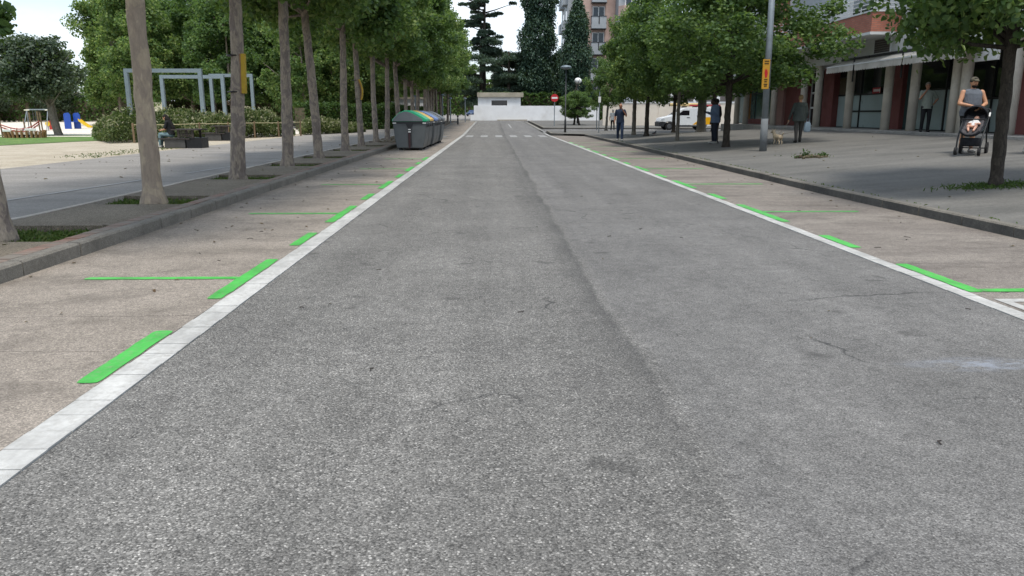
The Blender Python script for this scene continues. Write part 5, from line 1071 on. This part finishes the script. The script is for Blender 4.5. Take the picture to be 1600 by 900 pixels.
V, F = leafcloud(C, rg.normal(0, .5, (n, 3)), .05, rg, aspect=.25, blade=True); tag(piece(bulk('kerb_weeds', V, F, M['grass_blade']), 'kerb_weeds', None), 'tiny weeds growing in the joint behind the right kerb', 'weeds', kind='stuff')

# ================================================================== PEOPLE, STROLLER, DOG
def vskin(mb, name, mat, parent, vox, sm=4):
    o = mb.build(name, M[mat], parent, smooth=True)
    r = o.modifiers.new('skin', 'REMESH'); r.mode = 'VOXEL'; r.voxel_size = vox; r.use_smooth_shade = True
    s = o.modifiers.new('soften', 'SMOOTH'); s.factor = .5; s.iterations = sm; return o
def unit(v): v = np.array(v, float); return v/(np.linalg.norm(v)+1e-9)
def hand(mb, wr, d, side, curl):
    wr = np.array(wr, float); d = unit(d); side = unit(np.array(side, float)-d*np.dot(side, d)); nrm = np.cross(d, side); c = unit(d*(1-curl)+nrm*curl*np.sign(curl if curl else 1)) if curl else d
    for k in (-1, 0, 1): mb.cap(wr+d*.015+side*k*.012, wr+d*.085+side*k*.024, .016, .015, 8)
    for k, L in zip((-1.5, -.5, .5, 1.5), (.055, .07, .075, .066)):
        a = wr+d*.085+side*k*.019; b = a+unit(d*.8+c*.4)*L*.5; e = b+c*L*.5; mb.cap(a, b, .0095, .009, 6); mb.cap(b, e, .009, .0075, 6)
    a = wr+d*.03+side*.03; b = a+unit(side*.8+d*.8)*.035; mb.cap(a, b, .012, .0105, 6); mb.cap(b, b+unit(d+c*.4)*.03, .0105, .009, 6)
def torso_rings(P, g, e=0.0, zlo=None):
    out = []
    for z, rx, ry, dy in ((.86, .155, .118, .005), (.95, .168, .122, .01), (1.05, .152, .112, .0), (1.16, .152, .112, -.005), (1.28, .168, .122, 0), (1.37, .178, .116, .01), (1.435, .155, .09, .015), (1.48, .085, .066, .015)):
        if zlo is not None and z < zlo: continue
        gg = g if z < 1.25 else (1+(g-1)*.5); out.append((*P(z, dy), rx*gg+e, ry*gg+e))
    return out
def person(label, loc, rz, H, skin, hair, shirt, trousers, shoes, arms, legs, g=1.0, lean=(0, 0), head=(0, 0, 0), vox=.0105, sleeve=.55, hem=.9, short=False, bald=False, longhair=False, cap=None, beard=False, coat=False, seat=None, group=None):
    """facing -Y; arms/legs = (image-left side at -x, image-right side at +x) joint pairs; seat = hip height of a sitting figure"""
    t = thing('person', label, 'person', loc, rz, group, H/1.75); dz = 0 if seat is None else seat-.92
    def ln(z): k = max(0, (z-.9)/.6); return lean[0]*k, lean[1]*k
    def P(z, dy=0): a = ln(z); return (a[0], a[1]+dy, z+dz)
    def J(p): a = ln(p[2]) if p[2] > .9 else (0, 0); return np.array([p[0]+a[0], p[1]+a[1], p[2]+dz])
    body = MB(); body.loft(torso_rings(P, g), 16)
    hc = np.array(P(1.62))+np.array([head[0], head[1]-.015, head[2]]); nb = np.array(P(1.45, .012))
    body.cap(nb, hc+np.array([0, .012, -.06]), .056, .052)
    fy = unit((head[0]*4, -1, head[2]*6)); fx = unit(np.cross((0, 0, 1), fy))*-1; fz = np.cross(fy, fx)*-1; RM = Matrix(((fx[0], -fy[0], fz[0]), (fx[1], -fy[1], fz[1]), (fx[2], -fy[2], fz[2])))
    def hp(x, y, z): return hc+fx*x+fy*y+np.array([0, 0, 1])*z if abs(fz[2]) < 2 else hc
    body.ball(hc, (.074, .094, .112), 16, M=RM); body.ball(hp(0, .022, -.055), (.056, .066, .06), 12, M=RM)
    body.cap(hp(0, .088, .018), hp(0, .104, -.018), .010, .015, 8); body.ball(hp(0, .085, -.055), (.024, .014, .012), 8); body.ball(hp(0, .08, .032), (.05, .016, .012), 8)
    for s in (-1, 1): body.ball(hp(s*.077, -.008, -.002), (.012, .022, .032), 8)
    A, Lg = [], []
    for s, (el, wr) in zip((-1, 1), arms):
        sh = J((s*.178*(1+(g-1)*.5), .012, 1.405)); el = J(el); wr = J(wr); A.append((s, sh, el, wr)); body.cap(sh, el, .053*g**.5, .042*g**.5); body.cap(el, wr, .041*g**.5, .027); hand(body, wr, wr-el, (0, -1, .3) if abs(unit(wr-el)[1]) < .7 else (-s, 0, .2), .35)
    for s, (kn, an) in zip((-1, 1), legs):
        hp_ = np.array([s*.092, .0, .9+dz]); kn = np.array(kn, float); an = np.array(an, float); Lg.append((s, hp_, kn, an)); body.cap(hp_, kn, .09*g**.4, .06); body.cap(kn, kn*.6+an*.4, .057, .056); body.cap(kn*.6+an*.4, an, .056, .038)
        ft = unit((0.12*s, -1, 0)); body.cap(an+np.array([0, .03, -.045]), an+ft*.14+np.array([0, 0, -.055]), .037, .03)
    vskin(body, 'body', skin, t, vox, 3)
    sm = MB(); rings = torso_rings(P, g, .016, hem-.02); 
    if coat: rings = [(*P(hem, .01), .235*g, .17*g), (*P((hem+1.2)/2, .005), .215*g, .155*g)]+[r for r in torso_rings(P, g*1.06, .03, 1.2)]
    else: rings = [(*P(hem, .006), .168*g+.018, .122*g+.018)]+rings
    sm.loft(rings, 18)
    for s, sh, el, wr in A:
        if sleeve > 0:
            k = min(1, sleeve*2-.0) if sleeve <= .5 else 1
            if sleeve <= .5: sm.cap(sh, sh*(1-k)+el*k, .066*g**.5, .058*g**.5)
            else: k2 = (sleeve-.5)*2; sm.cap(sh, el, .066*g**.5, .054*g**.5); sm.cap(el, el*(1-k2)+wr*k2, .052*g**.5, .043)
        else: sm.cap(sh+np.array([-s*.05, 0, 0]), sh+np.array([-s*.09, 0, .01]), .055, .05)
    vskin(sm, 'coat' if coat else ('vest' if sleeve == 0 else 'shirt'), shirt, t, .012)
    tr = MB(); tr.loft([(*P(z, dy), rx*g+.011, ry*g+.011) for z, rx, ry, dy in ((.82, .15, .115, .005), (.95, .168, .122, .01), (1.03, .154, .114, 0))], 16)
    for s, hp_, kn, an in Lg:
        if short: e = kn*.96+hp_*.04; tr.cap(hp_, e, .108*g**.4, .088)
        else: tr.cap(hp_, kn, .102*g**.4, .073); tr.cap(kn, an+np.array([0, 0, .03]), .072, .056)
    vskin(tr, 'shorts' if short else 'trousers', trousers, t, .012)
    for s, hp_, kn, an in Lg:
        ft = unit((.12*s, -1, 0)); m = MB(); m.cap(an+np.array([0, .035, -.045]), an+ft*.155+np.array([0, 0, -.052]), .05, .04, 10); m.cap(an+np.array([0, .01, -.0]), an+np.array([0, .02, -.04]), .046, .05, 8); vskin(m, 'shoe', shoes, t, .01, 2)
    h = MB()
    if longhair:
        h.ball(hp(0, -.012, .022), (.087, .105, .112), 14, M=RM); h.cap(hp(0, -.07, -.02), np.array(P(1.18, .14)), .085, .10); h.cap(hp(-.06, -.03, -.03), hp(-.07, -.03, -.22), .03, .035); h.cap(hp(.06, -.03, -.03), hp(.07, -.03, -.22), .03, .035)
    elif bald: h.ball(hp(0, -.03, -.01), (.079, .075, .07), 12, M=RM)
    else: h.ball(hp(0, -.022, .036), (.09, .10, .105), 14, M=RM); h.ball(hp(0, .05, .082), (.06, .045, .035), 10)
    vskin(h, 'hair', hair, t, .012, 2)
    for s in (-1, 1): MB().ball(hp(s*.030, .083, .012), (.012, .008, .007), 8).build('eye', M['eye'], t)
    MB().ball(hp(0, .088, -.062), (.022, .008, .007), 8).build('mouth', M['lip'], t)
    if beard: b = MB(); b.ball(hp(0, .03, -.078), (.06, .062, .048), 12, M=RM); b.ball(hp(0, .086, -.043), (.03, .014, .008), 8); vskin(b, 'beard', hair, t, .01, 2)
    if cap: c = MB(); c.ball(hp(0, -.005, .06), (.088, .104, .075), 14, M=RM); c.cap(hp(-.035, .1, .045), hp(.035, .1, .045), .02, .02); c.cap(hp(-.04, .125, .038), hp(.04, .125, .038), .018, .018); vskin(c, 'cap', cap, t, .012, 2)
    return t, A
def stand(st=0.0): return (((-.1, -.01+st*.1, .5), (-.105, .02+st*.22, .09)), ((.1, -.02-st*.1, .5), (.105, .02-st*.22, .09)))
hang = lambda s, f=0.0: ((s*.25, .04+f*.3, 1.13), (s*.27, -.04-f, .88))
def px_h(px, yf, yt, f): p = gp(px, yf, f); return p, float(atY(px, yt, p[1])[2]-p[2])
# walker in navy
p, h = px_h(968, 220, 162.6, plaza); p[0] = max(p[0], float(kx(p[1]))+.2); p[2] = float(plaza(p[0], p[1]))
person('man in navy polo shirt and jeans walking with a hand raised to his face', p, R_(-10), 1.82, 'skin_mid', 'hair_grey', 'navy_cloth', 'jean', 'shoe_light', (hang(-1, .05), ((.27, -.04, 1.16), (.10, -.17, 1.45))), stand(.9), g=1.05, sleeve=.4, bald=True, hem=.88)
# elderly pedestrian in white, seen from behind
p = gp(957, 202, rs2); p = np.array([float(atY(956.5, 178, 63.0)[0]), 63.0, float(plaza(10, 58.9))+.05]); p = gp(957, 203.5, plaza)
person('white-haired pedestrian in white top and black trousers seen from behind', p, R_(180), 1.58, 'skin_light', 'hair_white', 'white_cloth', 'black_cloth', 'shoe_dark', (hang(-1), hang(1)), stand(.5), g=1.1, sleeve=.4, hem=.85)
# two men standing
p, h = px_h(1115, 224.5, 153, plaza)
_, A = person('man in pale blue shirt and dark jeans looking down at a phone', p, R_(-80), 1.76, 'skin_dark', 'hair_black', 'blue_shirt', 'dark_jean', 'shoe_light', (((-.24, -.03, 1.13), (-.13, -.30, 1.2)), ((.24, .0, 1.13), (.12, -.28, 1.16))), stand(0), lean=(0, -.03), head=(0, -.05, -.03), sleeve=.95, hem=.80, g=1.25)
ph = thing('mobile_phone', 'black phone held by the man in pale blue shirt', 'phone', (p[0]-.41, p[1]+.0, p[2]+1.2), R_(-80)); MB().box((0, 0, 0), (.075, .012, .15)).build('case', M['black_frame'], ph); MB().box((0, .0075, .0), (.066, .002, .135)).build('screen', M['car_glass'], ph)
person('man in dark clothes standing close behind the man in pale blue', (p[0]+.17, p[1]+.45, p[2]), R_(-75), 1.72, 'skin_dark', 'hair_black', 'black_cloth', 'grey_trousers', 'shoe_dark', (hang(-1), hang(1)), stand(0), g=1.25, sleeve=.9, hem=.85)
# woman with dog
p, h = px_h(1246, 222.5, 153.5, plaza); LW = p.copy()
person('blond pedestrian in dark olive coat with a dog on a leash', p, R_(172), 1.64, 'skin_light', 'hair_blond', 'olive_coat', 'grey_trousers', 'shoe_dark', (((-.27, .03, 1.08), (-.25, -.1, .86)), ((.3, .02, 1.1), (.36, -.08, .86))), stand(-.7), g=1.12, sleeve=1.0, hem=.78, coat=True)
b = thing('plastic_bag', 'pale blue plastic bag carried by the pedestrian in olive coat', 'bag', (p[0]+.3, p[1]-.02, p[2]+.36))
m = MB(); m.loft([(0, 0, 0, .10, .06), (0, 0, .05, .125, .07), (0, 0, .28, .12, .06), (0, 0, .36, .07, .03)], 12); m.build('bag', M['bag_plastic'], b, smooth=True); MB().tube([(-.05, 0, .34), (-.02, 0, .47), (.03, 0, .47), (.05, 0, .34)], .008, 5).build('handles', M['bag_plastic'], b)
dp = gp(1215, 225.5, plaza); d = thing('small_dog', 'small shaggy cream dog on a leash', 'dog', dp, R_(200))
m = MB(); m.cap((0, -.14, .27), (0, .14, .25), .095, .075); m.cap((0, -.17, .29), (0, -.24, .40), .065, .055); m.ball((0, -.27, .43), (.062, .07, .062), 12); m.cap((0, -.31, .42), (0, -.37, .405), .035, .027)
for s in (-1, 1):
    m.cap((s*.05, -.13, .24), (s*.05, -.12, .12), .04, .026); m.cap((s*.05, -.12, .12), (s*.05, -.135, .02), .024, .023); m.cap((s*.05, .13, .24), (s*.055, .09, .15), .05, .032); m.cap((s*.055, .09, .15), (s*.055, .15, .085), .03, .022); m.cap((s*.055, .15, .085), (s*.055, .14, .02), .022, .024); m.cap((s*.045, -.25, .47), (s*.06, -.24, .53), .02, .012)
m.cap((0, .18, .29), (0, .26, .40), .03, .018); vskin(m, 'body', 'dog_fur', d, .012, 2)
for s in (-1, 1): MB().ball((s*.03, -.325, .455), .009, 6).build('eye', M['eye'], d)
MB().ball((0, -.397, .412), .013, 6).build('nose', M['eye'], d)
hw_ = np.array(LW)+np.array([-.26, .12, .80]); q = np.array(dp)+np.array([.04, .1, .36]); q2 = np.array(LW)+np.array([-.05, -.05, .38]); q3 = np.array(dp)+np.array([.1, .1, .34])
o = MB().tube([hw_, (hw_+q)/2+np.array([0, 0, -.03]), q], .009, 5).tube([q3, (q2+q3)/2, q2], .008, 5).build('dog_leash', M['leash']); tag(o, 'thin leash from the pedestrian in olive coat to the dog', 'leash')
# pigeon
p = gp(1022, 211.5, plaza); d = thing('pigeon', 'grey pigeon on the paving by the dark-stemmed linden', 'bird', p, R_(120)); m = MB(); m.cap((0, -.06, .14), (0, .08, .12), .06, .04); m.cap((0, -.09, .16), (0, -.12, .23), .032, .026); m.ball((0, -.13, .25), .028, 8); m.cap((0, .1, .11), (0, .2, .09), .035, .015); m.cap((0, -.15, .25), (0, -.175, .243), .008, .004); vskin(m, 'body', 'pigeon_grey', d, .008, 2)
for s in (-1, 1): MB().tube([(s*.02, 0, .1), (s*.02, -.01, 0)], .006, 5).build('leg', M['rack_red'], d)
# smoker at the shop
p = gp(1447, 204.6, lambda x, y: FLOOR if x > 14.9 else FLOOR-.15); 
x_ = 15.32; yy = yA(1447, x_); p = np.array([x_, yy, FLOOR])
person('grey-haired man in grey-green shirt smoking before the shop window', p, R_(-18), 1.72, 'skin_mid', 'hair_grey', 'grey_green_shirt', 'black_cloth', 'shoe_dark', (((-.25, -.05, 1.17), (-.06, -.17, 1.47)), ((.34, .06, 1.17), (.22, .06, .98))), stand(.1), sleeve=.42, hem=.82, g=1.05, lean=(-.03, 0))
# man with the stroller
p = gp(1508, 238.5, plaza); SP = p.copy(); SM = float(atY(1517, 124, p[1])[2]-p[2])
person('man in grey sleeveless vest, black shorts and cap holding a stroller', p, R_(-6), 1.80, 'skin_light', 'hair_black', 'grey_vest', 'black_cloth', 'shoe_light', (((-.30, -.06, 1.14), (-.03, -.27, 1.07)), ((.30, -.05, 1.14), (.04, -.28, 1.02))), stand(.15), g=1.34, sleeve=0, hem=.86, short=True, cap='camo', beard=True, vox=.0095)
# stroller: origin on the ground, front towards -Y
st = gp(1501, 243, plaza); sx = (1512-1480)/ (FPX/ (st[1]*1.0))
S = thing('stroller', 'black baby stroller with hood, basket and four wheels', 'stroller', (SP[0]-.25, SP[1]-.60, float(plaza(SP[0]-.25, SP[1]-.6))), R_(-40)); 
for s in (-1, 1):
    MB().tube([(s*.24, -.42, .14), (s*.25, -.30, .40), (s*.255, -.05, .62), (s*.255, .28, .86), (s*.25, .50, 1.03)], .018, 8).build('frame_tube', M['dark_steel'], S, smooth=True); MB().tube([(s*.26, .40, .17), (s*.257, .28, .45), (s*.255, .06, .70)], .017, 8).build('frame_tube', M['dark_steel'], S, smooth=True)
    w = MB().tube([(s*.27-.025, .42, .145), (s*.27+.025, .42, .145)], .145, 20).build('rear_wheel', M['tyre'], S); MB().tube([(s*.27-.03, .42, .145), (s*.27+.03, .42, .145)], .085, 14).build('hub', M['dark_steel'], w)
    w = MB().tube([(s*.24-.03, -.44, .09), (s*.24+.03, -.44, .09)], .09, 16).build('front_wheel', M['tyre'], S); MB().tube([(s*.24-.034, -.44, .09), (s*.24+.034, -.44, .09)], .04, 12).build('hub', M['rim'], w)
MB().tube([(-.25, .50, 1.03), (-.2, .55, 1.06), (.2, .55, 1.06), (.25, .50, 1.03)], .02, 8).build('handlebar', M['black_frame'], S, smooth=True); MB().tube([(.25, .42, .97), (.258, .30, .88)], .02, 8).build('silver_joint', M['label_white'], S); MB().tube([(-.27, .42, .145), (.27, .42, .145)], .014, 8).build('axle', M['dark_steel'], S)
m = MB(); m.loft([(0, -.08, .20, .20, .26), (0, -.06, .24, .225, .30), (0, -.06, .36, .235, .32), (0, -.06, .39, .225, .31)], 16); m.build('basket', M['stroller_cloth'], S, smooth=True)
# seat shell: a swept trough from footrest to head
def trough(mb, sec, w, th, hh):
    vs = []; n = 7
    for (y, z, k) in sec:
        for i in range(n):
            u = i/(n-1)*2-1; vs.append((u*w*k, y, z+hh*abs(u)**3))
    mb.add(vs, [(j*n+i, j*n+i+1, (j+1)*n+i+1, (j+1)*n+i) for j in range(len(sec)-1) for i in range(n-1)])
sec = [(-.46, .47, .85), (-.38, .44, .95), (-.26, .50, 1), (-.1, .56, 1), (.02, .59, 1), (.12, .70, 1), (.22, .86, .98), (.29, .98, .9)]
m = MB(); trough(m, sec, .225, .03, .10); o = m.build('seat_shell', M['stroller_cloth'], S, smooth=True, fix=False); sd = o.modifiers.new('t', 'SOLIDIFY'); sd.thickness = .03; sd.offset = 0
m = MB(); trough(m, [(y-.01, z+.03, k) for y, z, k in sec[1:-1]], .19, .02, .05); o = m.build('seat_liner', M['stroller_inner'], S, smooth=True, fix=False); sd = o.modifiers.new('t', 'SOLIDIFY'); sd.thickness = .02; sd.offset = 0
hm = MB(); nn = 9
vs = []
for j in range(7):
    a = R_(-8+j*18)       # fan of hoops from the back over the head
    for i in range(nn):
        b_ = math.pi*i/(nn-1); r = .33; a = R_(28+j*15); q_ = math.sin(b_)**.7; vs.append((-.245*math.cos(b_), .17+math.cos(a)*r*q_, .82+math.sin(a)*r*q_))
hm.add(vs, [(j*nn+i, j*nn+i+1, (j+1)*nn+i+1, (j+1)*nn+i) for j in range(6) for i in range(nn-1)])
o = hm.build('hood', M['stroller_cloth'], S, smooth=True, fix=False); sd = o.modifiers.new('t', 'SOLIDIFY'); sd.thickness = .012
MB().tube([(-.24, -.1, .80), (-.23, -.24, .82), (0, -.30, .83), (.23, -.24, .82), (.24, -.1, .80)], .017, 8).build('bumper_bar', M['black_frame'], S, smooth=True)
# baby lying in the seat
Bb = thing('baby', 'baby in white top with bare legs lying in the stroller', 'baby', S.location, R_(-40)); m = MB(); hd = np.array([.03, .15, .83])
m.ball(hd, (.062, .068, .075), 12); m.cap((.02, .12, .775), (.01, .02, .70), .062, .07); m.cap((.01, .02, .70), (0, -.06, .655), .072, .068); m.ball(hd+np.array([0, -.066, -.008]), .012, 6)
for s in (-1, 1):
    m.cap((s*.05, -.07, .655), (s*.085, -.2, .67), .045, .036); m.cap((s*.085, -.2, .67), (s*.05, -.32, .56), .034, .022); m.cap((s*.05, -.32, .555), (s*.055, -.36, .575), .022, .016); m.cap((s*.065, .085, .755), (s*.12, .02, .72), .028, .022); m.cap((s*.12, .02, .72), (s*.07, -.06, .73), .021, .016)
    for k in range(4): m.cap((s*(.06-.007*k), -.07, .73+.008*k-.01), (s*(.05-.007*k), -.095, .73+.008*k-.012), .006, .005, 5)
vskin(m, 'body', 'skin_baby', Bb, .008, 2)
m = MB(); m.cap((.02, .115, .775), (.01, .02, .70), .07, .078); m.cap((.01, .02, .70), (0, -.05, .66), .08, .076)
for s in (-1, 1): m.cap((s*.065, .085, .755), (s*.1, .04, .735), .036, .033)
vskin(m, 'top', 'white_cloth', Bb, .01, 2); m = MB(); m.ball(hd+np.array([0, .022, .022]), (.064, .06, .062), 12); vskin(m, 'hair', 'hair_black', Bb, .01, 2)
for s in (-1, 1): MB().ball(hd+np.array([s*.024, -.060, .008]), (.008, .005, .006), 6).build('eye', M['eye'], Bb)
# seated woman on the bench, facing left
q = pb1+np.array([-.42, -.1, 0]); p = q
person('person with long black hair and dark top sitting on the picnic bench', (q[0], q[1], q[2]), R_(-92), 1.66, 'skin_light', 'hair_black', 'black_cloth', 'teal_jean', 'shoe_light', (((-.22, -.12, 1.13), (-.06, -.34, 1.1)), ((.22, -.12, 1.13), (.06, -.34, 1.08))), (((-.10, -.42, .56), (-.1, -.48, .1)), ((.10, -.42, .56), (.1, -.46, .1))), lean=(0, -.10), head=(0, -.05, -.02), seat=.56, sleeve=.42, longhair=True, g=1.05)
# passer-by at the edge
p = gp(1617, 240, plaza); person('passer-by in a white sleeveless top walking past the shops', p, R_(20), 1.68, 'skin_light', 'hair_grey', 'white_cloth', 'navy_cloth', 'shoe_light', (((-.25, .06, 1.13), (-.24, -.08, .92)), hang(1)), stand(.6), sleeve=.12, hem=.88)
